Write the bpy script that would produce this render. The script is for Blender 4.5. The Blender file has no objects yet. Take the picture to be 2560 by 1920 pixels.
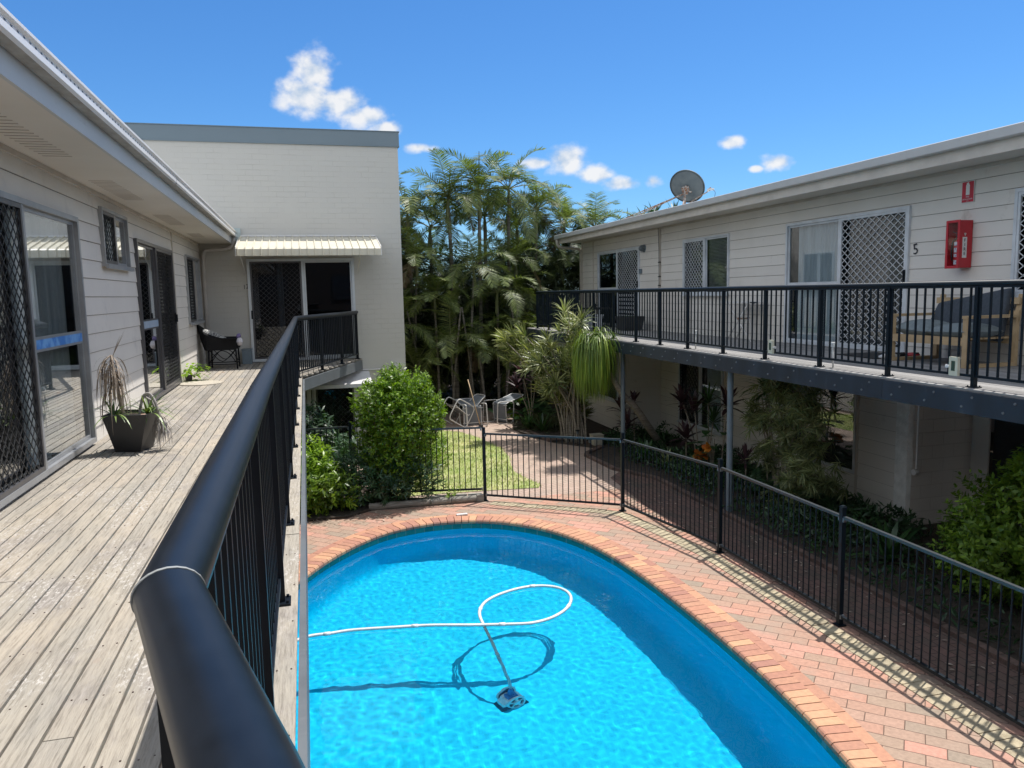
import bpy, math, random
import numpy as np
from mathutils import Vector, Matrix, noise, Euler
PI = math.pi
rnd = random.Random(7)
SC = bpy.context.scene
COL = SC.collection
def R(a): return math.radians(a)

# ------------------------------------------------------------------ mesh builder
class MB:
    def __init__(s): s.V = []; s.F = []; s.M = []; s.n = 0
    def add(s, vs, fs, m=0):
        vs = np.asarray(vs, dtype=float).reshape(-1, 3)
        s.V.append(vs)
        for f in fs: s.F.append([i + s.n for i in f]); s.M.append(m)
        s.n += len(vs)
    def addq(s, vs, quads, m=0):                    # numpy block of quads
        s.V.append(vs); q = np.asarray(quads) + s.n
        s.F.extend(q.tolist()); s.M.extend([m] * len(q)); s.n += len(vs)
    def box(s, x0, x1, y0, y1, z0, z1, m=0):
        s.add([(x0,y0,z0),(x1,y0,z0),(x1,y1,z0),(x0,y1,z0),(x0,y0,z1),(x1,y0,z1),(x1,y1,z1),(x0,y1,z1)],
              [(0,3,2,1),(4,5,6,7),(0,1,5,4),(1,2,6,5),(2,3,7,6),(3,0,4,7)], m)
    def obox(s, c, ax, ay, az, m=0):                # centre and three half vectors
        c, ax, ay, az = [np.array(t, float) for t in (c, ax, ay, az)]
        P = [c + i*ax + j*ay + k*az for k in (-1,1) for (i,j) in ((-1,-1),(1,-1),(1,1),(-1,1))]
        s.add(P, [(0,3,2,1),(4,5,6,7),(0,1,5,4),(1,2,6,5),(2,3,7,6),(3,0,4,7)], m)
    def bar(s, a, b, w, h, m=0, up=(0,0,1)):        # box beam from a to b
        a = Vector(a); b = Vector(b); d = b - a; L = d.length; d.normalize()
        u = Vector(up)
        if abs(d.dot(u)) > .98: u = Vector((0,1,0))
        x = d.cross(u).normalized(); u = x.cross(d)
        s.obox((a+b)/2, x*w/2, d*L/2, u*h/2, m)
    def prism(s, poly, z0, z1, m=0):                # vertical prism from xy outline (ccw)
        n = len(poly)
        vs = [(p[0],p[1],z0) for p in poly] + [(p[0],p[1],z1) for p in poly]
        fs = [tuple(range(n-1,-1,-1)), tuple(range(n,2*n))] + [(i,(i+1)%n,(i+1)%n+n,i+n) for i in range(n)]
        s.add(vs, fs, m)
    def tube(s, pts, rad, n=8, m=0, cap=True, sx=1.0):
        pts = [Vector(p) for p in pts]; k = len(pts)
        rr = rad if hasattr(rad, '__len__') else [rad]*k
        t0 = (pts[1]-pts[0]).normalized()
        u = Vector((0,0,1)) if abs(t0.z) < .9 else Vector((1,0,0))
        x = t0.cross(u).normalized(); vs = []
        for i in range(k):
            if i == 0: t = t0
            elif i == k-1: t = (pts[i]-pts[i-1]).normalized()
            else: t = ((pts[i]-pts[i-1]).normalized() + (pts[i+1]-pts[i]).normalized())
            if t.length < 1e-6: t = (pts[i+1]-pts[i])
            t.normalize(); x = (x - t*x.dot(t)).normalized(); y = t.cross(x)
            for j in range(n):
                a = 2*PI*j/n; vs.append(pts[i] + x*math.cos(a)*rr[i]*sx + y*math.sin(a)*rr[i])
        fs = [(i*n+j, i*n+(j+1)%n, (i+1)*n+(j+1)%n, (i+1)*n+j) for i in range(k-1) for j in range(n)]
        if cap: fs += [tuple(range(n-1,-1,-1)), tuple((k-1)*n+j for j in range(n))]
        s.add([tuple(v) for v in vs], fs, m)
    def lathe(s, prof, c=(0,0,0), n=20, m=0, M=None):
        vs = []; k = len(prof)
        for (r,z) in prof:
            for j in range(n):
                a = 2*PI*j/n; v = Vector((r*math.cos(a), r*math.sin(a), z))
                if M is not None: v = M @ v
                vs.append((v.x+c[0], v.y+c[1], v.z+c[2]))
        fs = [(i*n+j, i*n+(j+1)%n, (i+1)*n+(j+1)%n, (i+1)*n+j) for i in range(k-1) for j in range(n)]
        s.add(vs, fs, m)
    def build(s, name, mats, parent=None, smooth=False, origin=None, auto=None):
        me = bpy.data.meshes.new(name)
        V = np.concatenate(s.V) if s.V else np.zeros((0,3))
        o = bpy.data.objects.new(name, me)
        if parent is not None:
            org = parent.get('_org')
            if org is None: org = (0,0,0)
            V = V - np.array(org[:])
            o['_org'] = list(org)
        elif origin is not None:
            V = V - np.array(origin); o.location = origin; o['_org'] = list(origin)
        else: o['_org'] = [0.0,0.0,0.0]
        nl = np.array([len(f) for f in s.F]); idx = np.array([i for f in s.F for i in f], dtype=np.int32)
        me.vertices.add(len(V)); me.vertices.foreach_set('co', V.astype(np.float32).ravel())
        me.loops.add(len(idx)); me.loops.foreach_set('vertex_index', idx)
        me.polygons.add(len(nl)); st = np.concatenate(([0], np.cumsum(nl)[:-1])) if len(nl) else nl
        me.polygons.foreach_set('loop_start', st.astype(np.int32))
        me.polygons.foreach_set('material_index', np.array(s.M, dtype=np.int32))
        me.update(calc_edges=True); me.validate()
        me.shade_smooth() if smooth else me.shade_flat()
        for mt in (mats if isinstance(mats, (list,tuple)) else [mats]): me.materials.append(mt)
        COL.objects.link(o)
        if parent is not None: o.parent = parent
        return o

def tag(o, label=None, cat=None, group=None, kind=None):
    if label: o['label'] = label
    if cat: o['category'] = cat
    if group: o['group'] = group
    if kind: o['kind'] = kind
    return o
def thing(name, label, cat, loc=(0,0,0), group=None):
    o = bpy.data.objects.new(name, None); o.empty_display_size = .2
    COL.objects.link(o); o.location = loc; o['_org'] = [float(c) for c in loc]
    return tag(o, label, cat, group)
def solo(mb, name, mats, label, cat, group=None, smooth=False, origin=None):
    return tag(mb.build(name, mats, None, smooth, origin), label, cat, group)
def copy_tree(o, parent=None):
    c = o.copy(); COL.objects.link(c)
    if parent is not None: c.parent = parent
    for ch in list(o.children): copy_tree(ch, c)
    return c
def inst(mesh_obj, name, parent, loc):              # a part sharing mesh data, placed in world coords
    c = mesh_obj.copy(); c.name = name; COL.objects.link(c); c.parent = parent
    org = parent.get('_org') or (0,0,0)
    c.location = Vector(loc) - Vector(org[:]); return c

# ------------------------------------------------------------------ materials
def new_mat(name):
    m = bpy.data.materials.new(name); m.use_nodes = True; nt = m.node_tree
    return m, nt, nt.nodes['Principled BSDF']
def nd(nt, t, **kw):
    n = nt.nodes.new(t)
    for k, v in kw.items(): setattr(n, k, v)
    return n
def coords(nt, stretch=(1,1,1), rot=(0,0,0)):
    tc = nd(nt, 'ShaderNodeTexCoord'); mp = nd(nt, 'ShaderNodeMapping')
    geo = nd(nt, 'ShaderNodeNewGeometry')
    nt.links.new(geo.outputs['Position'], mp.inputs['Vector'])
    mp.inputs['Scale'].default_value = stretch; mp.inputs['Rotation'].default_value = rot
    return mp
def mixc(nt, fac, a, b, blend='MIX'):
    n = nd(nt, 'ShaderNodeMix', data_type='RGBA', blend_type=blend)
    for sock, val in ((n.inputs[0], fac), (n.inputs[6], a), (n.inputs[7], b)):
        if hasattr(val, 'links') or hasattr(val, 'is_linked'): nt.links.new(val, sock)
        elif isinstance(val, (int, float)): sock.default_value = val
        else: sock.default_value = (*val, 1)
    return n.outputs[2]
def ramp(nt, fac, stops):
    r = nd(nt, 'ShaderNodeValToRGB'); cr = r.color_ramp
    while len(cr.elements) < len(stops): cr.elements.new(.5)
    for e, (p, c) in zip(cr.elements, stops):
        e.position = p; e.color = (*c, 1) if not isinstance(c, (int,float)) else (c,c,c,1)
    nt.links.new(fac, r.inputs[0]); return r.outputs[0]
def noise_out(nt, vec, scale, detail=4, rough=.55):
    n = nd(nt, 'ShaderNodeTexNoise'); n.inputs['Scale'].default_value = scale
    n.inputs['Detail'].default_value = detail; n.inputs['Roughness'].default_value = rough
    nt.links.new(vec, n.inputs['Vector']); return n.outputs['Fac']
def mk(name, base, base2=None, rough=.6, metal=0, ns=8, stretch=(1,1,1), isl=None, isl2=None, bump=0, bs=60, spec=None, stain=None, contrast=(.35,.65), coat=0, stain2=None):
    """principled with noise between base and base2, per-island tint, optional stains and bump"""
    m, nt, b = new_mat(name); mp = coords(nt, stretch)
    base2 = base2 or tuple(c*.82 for c in base)
    f = noise_out(nt, mp.outputs[0], ns); f = ramp(nt, f, [(contrast[0], 0.), (contrast[1], 1.)])
    c = mixc(nt, f, base, base2)
    if isl:
        g = nd(nt, 'ShaderNodeNewGeometry')
        c = mixc(nt, 1.0, c, ramp(nt, g.outputs['Random Per Island'], isl), 'MULTIPLY')
    if stain:
        sc, col, lo, hi = stain
        f2 = ramp(nt, noise_out(nt, mp.outputs[0], sc, 6, .65), [(lo, 0.), (hi, 1.)])
        c = mixc(nt, f2, c, col)
    if stain2:
        g2 = nd(nt, 'ShaderNodeNewGeometry'); f2 = ramp(nt, noise_out(nt, g2.outputs['Position'], stain2[0], 6, .7), [(stain2[2], 0.), (stain2[3], .75)])
        c = mixc(nt, f2, c, stain2[1])
    nt.links.new(c, b.inputs['Base Color'])
    b.inputs['Roughness'].default_value = rough; b.inputs['Metallic'].default_value = metal
    if spec is not None: b.inputs['Specular IOR Level'].default_value = spec
    if coat: b.inputs['Coat Weight'].default_value = coat; b.inputs['Coat Roughness'].default_value = .1
    if bump:
        bn = nd(nt, 'ShaderNodeBump'); bn.inputs['Strength'].default_value = bump; bn.inputs['Distance'].default_value = .01
        nt.links.new(noise_out(nt, mp.outputs[0], bs, 5), bn.inputs['Height']); nt.links.new(bn.outputs[0], b.inputs['Normal'])
    return m
def leafmat(name, dark, light, rough=.42, trans=.3, tcol=None, ns=1.5):
    m, nt, b = new_mat(name); g = nd(nt, 'ShaderNodeNewGeometry')
    c = ramp(nt, g.outputs['Random Per Island'], [(0, dark), (.55, tuple((a+d)/2 for a, d in zip(dark, light))), (1, light)])
    f = ramp(nt, noise_out(nt, g.outputs['Position'], ns, 2), [(.35, .65), (.65, 1.15)])
    c = mixc(nt, 1.0, c, f, 'MULTIPLY')
    nt.links.new(c, b.inputs['Base Color']); b.inputs['Roughness'].default_value = rough
    t = nd(nt, 'ShaderNodeBsdfTranslucent'); mx = nd(nt, 'ShaderNodeMixShader'); mx.inputs[0].default_value = trans
    tc = mixc(nt, 1.0, c, tcol or (1.5, 1.6, .7), 'MULTIPLY'); nt.links.new(tc, t.inputs['Color'])
    nt.links.new(b.outputs[0], mx.inputs[1]); nt.links.new(t.outputs[0], mx.inputs[2])
    nt.links.new(mx.outputs[0], nt.nodes['Material Output'].inputs[0])
    return m
def glassmat(name, tint=(.8,.86,.88), refl=1.0, ior=1.5):
    m, nt, b = new_mat(name); nt.nodes.remove(b)
    t = nd(nt, 'ShaderNodeBsdfTransparent'); t.inputs[0].default_value = (*tint, 1)
    g = nd(nt, 'ShaderNodeBsdfGlossy'); g.inputs['Roughness'].default_value = 0.0; g.inputs[0].default_value = (.95,.97,1,1)
    ge = nd(nt, 'ShaderNodeNewGeometry'); dp = nd(nt, 'ShaderNodeVectorMath', operation='DOT_PRODUCT')
    nt.links.new(ge.outputs['Normal'], dp.inputs[0]); nt.links.new(ge.outputs['Incoming'], dp.inputs[1])
    def ma(op, a, b=None, clamp=False):
        n = nd(nt, 'ShaderNodeMath', operation=op, use_clamp=clamp)
        for i, v in enumerate((a, b)):
            if v is None: continue
            if isinstance(v, (int,float)): n.inputs[i].default_value = v
            else: nt.links.new(v, n.inputs[i])
        return n.outputs[0]
    f5 = ma('POWER', ma('SUBTRACT', 1.0, ma('ABSOLUTE', dp.outputs['Value'])), 5.0)   # Schlick, same from both sides
    mu = nd(nt, 'ShaderNodeMath', operation='MULTIPLY', use_clamp=True); mu.inputs[1].default_value = refl
    nt.links.new(ma('ADD', ma('MULTIPLY', f5, .95), .045), mu.inputs[0]); mx = nd(nt, 'ShaderNodeMixShader')
    nt.links.new(mu.outputs[0], mx.inputs[0]); nt.links.new(t.outputs[0], mx.inputs[1]); nt.links.new(g.outputs[0], mx.inputs[2])
    nt.links.new(mx.outputs[0], nt.nodes['Material Output'].inputs[0]); return m

M = {}
WH = (.56,.53,.50)
M['board'] = mk('painted_weatherboard', (.74,.70,.635), (.69,.65,.59), rough=.55, ns=1.2, isl=[(0,(.94,.94,.95)),(1,(1,1,1))], stain=(2.2,(.50,.475,.45),.58,.80), bump=.05, bs=14)
M['board_r'] = mk('painted_weatherboard_beige', (.74,.71,.66), (.69,.66,.61), rough=.55, ns=1.0, isl=[(0,(.95,.95,.95)),(1,(1,1,1))], stain=(3.0,(.48,.44,.40),.62,.82), bump=.05, bs=14)
M['joint'] = mk('board_lap_shadow', (.20,.18,.165), rough=.9)
M['trim'] = mk('beige_trim_paint', (.58,.53,.465), rough=.5, ns=3)
M['soffit'] = mk('soffit_paint', (.66,.62,.56), (.62,.58,.52), rough=.7, ns=1.5)
M['fascia'] = mk('grey_white_fascia', (.52,.53,.52), (.44,.45,.45), rough=.5, ns=3, stretch=(1,.15,1), stain=(9,(.30,.29,.27),.62,.8))
M['gutter'] = mk('white_steel_gutter', (.72,.71,.70), (.64,.63,.62), rough=.35, ns=4, stretch=(1,.2,1))
M['gutter_dark'] = mk('dark_gutter_underside', (.36,.35,.33), (.25,.24,.22), rough=.7, ns=14, stretch=(1,.5,1))  # darker, blotchier tone for the gutter underside
M['gutter_r'] = mk('beige_steel_gutter', (.46,.455,.44), (.42,.42,.41), rough=.4, ns=3, stain=(12,(.33,.33,.29),.62,.8))
M['alu'] = mk('anodised_aluminium', (.62,.66,.70), (.55,.60,.64), rough=.35, metal=.3, ns=5)
M['alu_w'] = mk('white_aluminium', (.66,.70,.74), rough=.35, ns=4)
M['alu_d'] = mk('dark_bronze_aluminium', (.11,.11,.12), rough=.35, metal=.4, ns=4)
M['black'] = mk('black_powdercoat', (.003,.006,.011), (.005,.009,.015), rough=.45, ns=6, spec=.25)
M['rail_top'] = mk('black_handrail_coat', (.004,.007,.012), (.007,.011,.018), rough=.36, ns=25, spec=.3, stain=(90,(.12,.13,.14),.735,.76))
M['black_r'] = mk('navy_black_powdercoat', (.004,.010,.017), (.006,.013,.021), rough=.45, ns=6, spec=.25)
M['grille'] = mk('black_grille', (.02,.022,.026), rough=.45, ns=4)
M['grille_w'] = mk('white_grille', (.66,.69,.72), rough=.4, ns=4)
def deckmat():
    m, nt, b = new_mat('weathered_hardwood'); g = nd(nt, 'ShaderNodeNewGeometry'); P = g.outputs['Position']
    def nz(st, sc, det=5, ro=.6):
        mp = nd(nt, 'ShaderNodeMapping'); mp.inputs['Scale'].default_value = st; nt.links.new(P, mp.inputs['Vector']); return noise_out(nt, mp.outputs[0], sc, det, ro)
    c = mixc(nt, ramp(nt, nz((3,1,3), 1.2), [(.35,0.),(.65,1.)]), (.425,.385,.325), (.34,.32,.285))
    c = mixc(nt, 1.0, c, ramp(nt, g.outputs['Random Per Island'], [(0,(.84,.85,.87)),(.3,(1.02,1.0,.96)),(.6,(.92,.91,.90)),(.85,(1.08,1.03,.97)),(.93,(.8,.79,.78)),(1,(.62,.62,.63))]), 'MULTIPLY')
    c = mixc(nt, 1.0, c, ramp(nt, nz((14,.9,14), 7, 6, .7), [(.3,(.55,.54,.53)),(.5,(.96,.96,.96)),(.75,(1.12,1.11,1.09))]), 'MULTIPLY')      # grain
    blot = ramp(nt, nz((1.5,.8,1.5), 1.9, 5, .65), [(.53,0.),(.66,.85)])
    c = mixc(nt, blot, c, mixc(nt, ramp(nt, nz((14,1.6,14), 6), [(.4,0.),(.6,1.)]), (.21,.19,.17), (.36,.33,.30)))                               # dark worn patches
    fl = nd(nt, 'ShaderNodeMath', operation='MULTIPLY'); nt.links.new(ramp(nt, nz((2,1,2), 1.1, 3), [(.50,0.),(.62,1.)]), fl.inputs[0]); nt.links.new(ramp(nt, nz((5,2,5), 13, 6, .75), [(.54,0.),(.60,1.)]), fl.inputs[1])
    c = mixc(nt, fl.outputs[0], c, (.52,.49,.45))                                                                                                 # pale flaking
    vo = nd(nt, 'ShaderNodeTexVoronoi'); mp = nd(nt, 'ShaderNodeMapping'); mp.inputs['Scale'].default_value = (2.2,1.3,1); nt.links.new(P, mp.inputs['Vector']); vo.inputs['Scale'].default_value = 1.0; nt.links.new(mp.outputs[0], vo.inputs['Vector'])
    c = mixc(nt, ramp(nt, vo.outputs['Distance'], [(.03,.75),(.09,0.)]), c, (.36,.17,.08))                                                        # knots
    nt.links.new(c, b.inputs['Base Color']); b.inputs['Roughness'].default_value = .88; b.inputs['Specular IOR Level'].default_value = .12
    bn = nd(nt, 'ShaderNodeBump'); bn.inputs['Strength'].default_value = .7; bn.inputs['Distance'].default_value = .006
    nt.links.new(nz((30,2.5,30), 5, 6, .7), bn.inputs['Height']); nt.links.new(bn.outputs[0], b.inputs['Normal']); return m
M['deck'] = deckmat()
M['deck_r'] = mk('grey_deck_timber', (.30,.29,.28), (.22,.215,.21), rough=.8, ns=5, stretch=(9,.5,9), isl=[(0,(.8,.8,.8)),(1,(1.1,1.1,1.1))], bump=.3, bs=40)
M['deck_fascia'] = mk('grey_painted_beam', (.13,.145,.155), (.10,.11,.12), rough=.5, ns=3, stain=(6,(.2,.21,.22),.62,.85))
M['fascia_navy'] = mk('navy_steel_beam', (.022,.035,.055), (.014,.022,.035), rough=.5, ns=4, stretch=(1,1,.25), stain=(5,(.06,.085,.11),.58,.82))
M['gloss'] = mk('glossy_black_rail', (.02,.028,.034), rough=.42, ns=6, spec=.9)
M['bolt'] = mk('galvanised_bolt', (.25,.28,.31), rough=.4, metal=.6)
M['clear'] = glassmat('clear_acrylic', (.97,.97,.97), .5)
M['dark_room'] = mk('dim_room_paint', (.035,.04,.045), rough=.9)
M['curtain'] = mk('pale_curtain', (.72,.72,.70), (.52,.53,.53), rough=.9, ns=3, stretch=(6,6,.3))
M['curtain_g'] = mk('grey_curtain', (.66,.70,.74), (.52,.56,.60), rough=.9, ns=3, stretch=(6,6,.3))
M['blind'] = mk('white_blind_slats', (.55,.57,.54), rough=.6, ns=3)
M['glass'] = glassmat('window_glass', (.86,.90,.91), 2.0)
M['glass_d'] = glassmat('tinted_window_glass', (.42,.46,.50), 1.0)
M['blue'] = mk('blue_film_strip', (.05,.22,.62), (.18,.42,.80), rough=.35, ns=9, contrast=(.45,.6))
M['blue2'] = mk('pale_blue_film', (.30,.40,.52), (.40,.48,.58), rough=.35, ns=6)
M['alu_m'] = mk('grey_aluminium', (.36,.375,.39), (.30,.31,.325), rough=.35, metal=.3, ns=5)
M['steel_roof'] = mk('roof_steel', (.50,.51,.50), rough=.45, ns=2)
M['cap'] = mk('slate_blue_capping', (.150,.200,.235), (.165,.215,.25), rough=.4, ns=1)
M['pipe'] = mk('beige_pipe', (.52,.49,.46), rough=.4, ns=3)
M['awn'] = mk('cream_awning_steel', (.62,.58,.47), (.56,.52,.42), rough=.4, ns=2, stain=(6,(.45,.43,.38),.66,.85))
M['awn_top'] = mk('grey_awning_rib', (.50,.51,.50), rough=.4)
M['conc'] = mk('rough_white_render', (.80,.80,.77), (.66,.66,.63), rough=.85, ns=9, bump=.9, bs=25)
M['steelpost'] = mk('grey_blue_steel_post', (.17,.22,.26), (.13,.17,.20), rough=.45, ns=4)
M['red'] = mk('red_plastic', (.50,.022,.035), (.44,.018,.03), rough=.42, ns=4)
M['redsign'] = mk('red_sign_face', (.55,.03,.06), rough=.5)
M['white'] = mk('white_plastic', (.74,.75,.74), rough=.4, ns=4)
M['ink'] = mk('dark_ink', (.03,.03,.035), rough=.6)
M['pinkroom'] = mk('clear_cover_back', (.20,.05,.06), rough=.25)
M['pine'] = mk('pine_timber', (.52,.38,.22), (.42,.30,.17), rough=.6, ns=6, stretch=(1,1,1))
M['fab_dark'] = mk('charcoal_fabric', (.070,.085,.105), (.055,.068,.085), rough=.95, ns=30, bump=.3, bs=200)
M['fab_grey'] = mk('grey_blue_fabric', (.19,.23,.245), (.155,.19,.205), rough=.95, ns=20, bump=.3, bs=200)
M['rust'] = mk('rusty_galvanised', (.42,.40,.37), (.20,.085,.04), rough=.7, ns=16, contrast=(.42,.58))
M['dish'] = mk('grey_dish', (.085,.11,.125), (.12,.145,.155), rough=.55, ns=5, bump=.3, bs=30)
M['pot'] = mk('dark_plastic_pot', (.028,.029,.031), (.036,.036,.038), rough=.5, ns=5)
M['soil'] = mk('potting_soil', (.10,.075,.055), (.05,.038,.028), rough=.95, ns=30, bump=1, bs=90)
M['dry'] = mk('dry_leaf', (.50,.43,.35), (.33,.27,.22), rough=.8, ns=12, isl=[(0,(.5,.48,.45)),(1,(1.35,1.3,1.25))])
M['mat'] = mk('woven_jute_mat', (.50,.45,.37), (.40,.36,.29), rough=.95, ns=20)
M['wicker'] = mk('black_wicker', (.006,.007,.009), (.012,.012,.015), rough=.6, ns=60, bump=1, bs=90, spec=.15)
M['cloth_w'] = mk('white_cloth', (.62,.60,.64), rough=.9, ns=12)
M['cloth_p'] = mk('purple_cloth', (.20,.16,.34), rough=.9, ns=12)
M['cloth_pat'] = mk('patterned_cushion_cloth', (.48,.48,.45), (.07,.07,.08), rough=.9, ns=42, contrast=(.48,.52))
M['hose'] = mk('pale_grey_hose', (.70,.72,.72), rough=.45, ns=6)
M['hose_w'] = mk('white_hose_cuff', (.80,.82,.82), rough=.4)
M['clean_w'] = mk('cleaner_white', (.95,.96,.95), (.65,.75,.75), rough=.5, ns=18)
M['clean_b'] = mk('cleaner_blue', (.05,.25,.60), rough=.4)
M['clean_t'] = mk('cleaner_teal', (.75,.88,.90), rough=.4)
M['clean_d'] = mk('cleaner_dark', (.01,.04,.06), rough=.5)
M['tubew'] = mk('white_tube_frame', (.60,.60,.58), (.52,.52,.50), rough=.35, ns=6)
M['sling'] = mk('grey_sling', (.16,.18,.20), rough=.7, ns=5)
M['log'] = mk('weathered_log', (.34,.32,.28), (.20,.19,.165), rough=.9, ns=5, stretch=(1,6,6), isl=[(0,(.7,.7,.7)),(1,(1.15,1.15,1.15))], bump=.8, bs=30)
M['bark'] = mk('grey_bark', (.36,.32,.26), (.20,.175,.14), rough=.9, ns=9, stretch=(1,1,4), bump=.7, bs=30)
M['palmtrunk'] = mk('ringed_palm_trunk', (.22,.20,.165), (.11,.10,.08), rough=.85, ns=3, stretch=(1,1,7), bump=.4, bs=12)
M['rubber'] = mk('black_rubber', (.02,.02,.02), rough=.8)

# brick-pattern materials
def brickmat(name, c1, c2, mortar, w, h, rot=0, mfade=None, msize=.006, rough=.85, patch=None, bumpd=.004, axes='xy', off=.5, big=None, mstr=None, mottle=(.8,1.12)):
    m, nt, b = new_mat(name); geo = nd(nt, 'ShaderNodeNewGeometry')
    vec = geo.outputs['Position']
    if axes != 'xy':
        sp = nd(nt, 'ShaderNodeSeparateXYZ'); cb = nd(nt, 'ShaderNodeCombineXYZ'); nt.links.new(vec, sp.inputs[0])
        nt.links.new(sp.outputs['X' if axes == 'xz' else 'Y'], cb.inputs[0]); nt.links.new(sp.outputs['Z'], cb.inputs[1]); vec = cb.outputs[0]
    # slight wobble so joints are not ruler straight
    nz = nd(nt, 'ShaderNodeTexNoise'); nz.inputs['Scale'].default_value = 3.0; nt.links.new(vec, nz.inputs['Vector'])
    sb = nd(nt, 'ShaderNodeVectorMath', operation='SUBTRACT'); nt.links.new(nz.outputs['Color'], sb.inputs[0]); sb.inputs[1].default_value = (.5,.5,.5)
    sc = nd(nt, 'ShaderNodeVectorMath', operation='SCALE'); sc.inputs['Scale'].default_value = .018; nt.links.new(sb.outputs[0], sc.inputs[0])
    ad = nd(nt, 'ShaderNodeVectorMath', operation='ADD'); nt.links.new(vec, ad.inputs[0]); nt.links.new(sc.outputs[0], ad.inputs[1])
    mp = nd(nt, 'ShaderNodeMapping'); mp.inputs['Rotation'].default_value = (0,0,rot); nt.links.new(ad.outputs[0], mp.inputs[0])
    br = nd(nt, 'ShaderNodeTexBrick'); br.offset = off; br.inputs['Scale'].default_value = 1
    br.inputs['Brick Width'].default_value = w; br.inputs['Row Height'].default_value = h
    br.inputs['Mortar Size'].default_value = msize; br.inputs['Mortar Smooth'].default_value = .3; br.inputs['Bias'].default_value = 0
    br.inputs['Color1'].default_value = (0,0,0,1); br.inputs['Color2'].default_value = (1,1,1,1); br.inputs['Mortar'].default_value = (.5,.5,.5,1)
    nt.links.new(mp.outputs[0], br.inputs['Vector'])
    stops = [(i/(len(c1)-1), c) for i, c in enumerate(c1)]
    c = ramp(nt, br.outputs['Color'], stops)
    f = ramp(nt, noise_out(nt, vec, 28, 6, .7), [(.3, mottle[0]), (.7, mottle[1])]); c = mixc(nt, 1.0, c, f, 'MULTIPLY')
    if patch: c = mixc(nt, ramp(nt, noise_out(nt, vec, patch[0], 5, .6), [(patch[2], 0.), (patch[3], 1.)]), c, patch[1])
    fm = br.outputs['Fac']
    if mfade:                                       # joints filled by thick paint in places
        f3 = ramp(nt, noise_out(nt, vec, mfade[0], 4, .6), [(mfade[1], .06), (mfade[2], 1.)])
        mm = nd(nt, 'ShaderNodeMath', operation='MULTIPLY'); nt.links.new(fm, mm.inputs[0]); nt.links.new(f3, mm.inputs[1]); fm = mm.outputs[0]
    if mstr is not None:
        mm = nd(nt, 'ShaderNodeMath', operation='MULTIPLY'); mm.inputs[1].default_value = mstr
        nt.links.new(fm, mm.inputs[0]); fm2 = mm.outputs[0]
    else: fm2 = fm
    c = mixc(nt, fm2, c, mortar)
    nt.links.new(c, b.inputs['Base Color']); b.inputs['Roughness'].default_value = rough; b.inputs['Specular IOR Level'].default_value = .25
    inv = nd(nt, 'ShaderNodeMath', operation='SUBTRACT'); inv.inputs[0].default_value = 1; nt.links.new(fm, inv.inputs[1])
    gr = nd(nt, 'ShaderNodeMath', operation='MULTIPLY'); gr.inputs[1].default_value = .35; nt.links.new(noise_out(nt, vec, 60, 4), gr.inputs[0])
    sm = nd(nt, 'ShaderNodeMath', operation='ADD'); nt.links.new(inv.outputs[0], sm.inputs[0]); nt.links.new(gr.outputs[0], sm.inputs[1])
    bn = nd(nt, 'ShaderNodeBump'); bn.inputs['Strength'].default_value = 1; bn.inputs['Distance'].default_value = bumpd
    nt.links.new(sm.outputs[0], bn.inputs['Height']); nt.links.new(bn.outputs[0], b.inputs['Normal']); return m
PAV = [(.46,.255,.185),(.41,.245,.18),(.34,.255,.19),(.52,.27,.205),(.30,.24,.185),(.44,.27,.20)]
M['paver'] = brickmat('clay_pavers', PAV, None, (.15,.10,.075), .30, .155, rot=R(43), msize=.0045, patch=(1.4,(.33,.255,.20),.52,.75))
M['paver_far'] = brickmat('faded_clay_pavers', [(.42,.31,.25),(.39,.30,.24),(.44,.33,.27),(.36,.28,.23)], None, (.20,.14,.11), .23, .115, rot=R(-20), msize=.004, patch=(.9,(.42,.34,.27),.5,.75))
M['endwall'] = brickmat('bagged_painted_brick', [(.53,.515,.48),(.54,.525,.485),(.535,.52,.485)], None, (.47,.455,.42), .30, .11, axes='xz', msize=.004, bumpd=.003, rough=.6, mstr=.42, mfade=(1.6,.34,.62), mottle=(.985,1.01))
M['endwall_e'] = brickmat('bagged_painted_brick_side', [(.56,.53,.50),(.57,.54,.505)], None, (.52,.49,.46), .30, .11, axes='yz', msize=.005, bumpd=.003, rough=.6, mstr=.4, mottle=(.97,1.01))
M['block'] = brickmat('painted_blockwork', [(.66,.62,.58),(.68,.64,.59)], None, (.50,.46,.42), .39, .20, axes='xz', msize=.006, bumpd=.004, rough=.8, mstr=.5, mottle=(.97,1.02))
M['copebrick'] = mk('bullnose_coping_brick', (.47,.245,.16), (.40,.21,.14), rough=.75, ns=25, spec=.3,
                    isl=[(0,(.78,.74,.85)),(.3,(1.0,.95,.95)),(.5,(1.25,1.35,1.2)),(.75,(.9,.88,.92)),(1,(1.1,1.12,1.05))], bump=.25, bs=60)
M['cream'] = mk('cream_weathered_paver', (.46,.40,.28), (.33,.28,.19), rough=.9, ns=12, isl=[(0,(.75,.75,.75)),(1,(1.1,1.08,1.05))], stain=(16,(.26,.22,.16),.55,.7), bump=.6, bs=50)
M['tile'] = brickmat('green_pool_tile', [(.015,.16,.15),(.03,.24,.22),(.02,.19,.19)], None, (.16,.26,.25), .15, .2, axes='xz', msize=.006, rough=.25, bumpd=.001)
M['liner'] = mk('blue_pool_liner', (.0,.61,.92), (.0,.57,.90), rough=.6, ns=1.5, spec=.2)
M['ground'] = mk('leaf_litter_soil', (.075,.055,.038), (.04,.03,.022), rough=1, ns=9, bump=1, bs=40)
M['bedsoil'] = mk('garden_soil', (.06,.045,.033), (.03,.023,.017), rough=1, ns=12, bump=1, bs=60)
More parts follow.
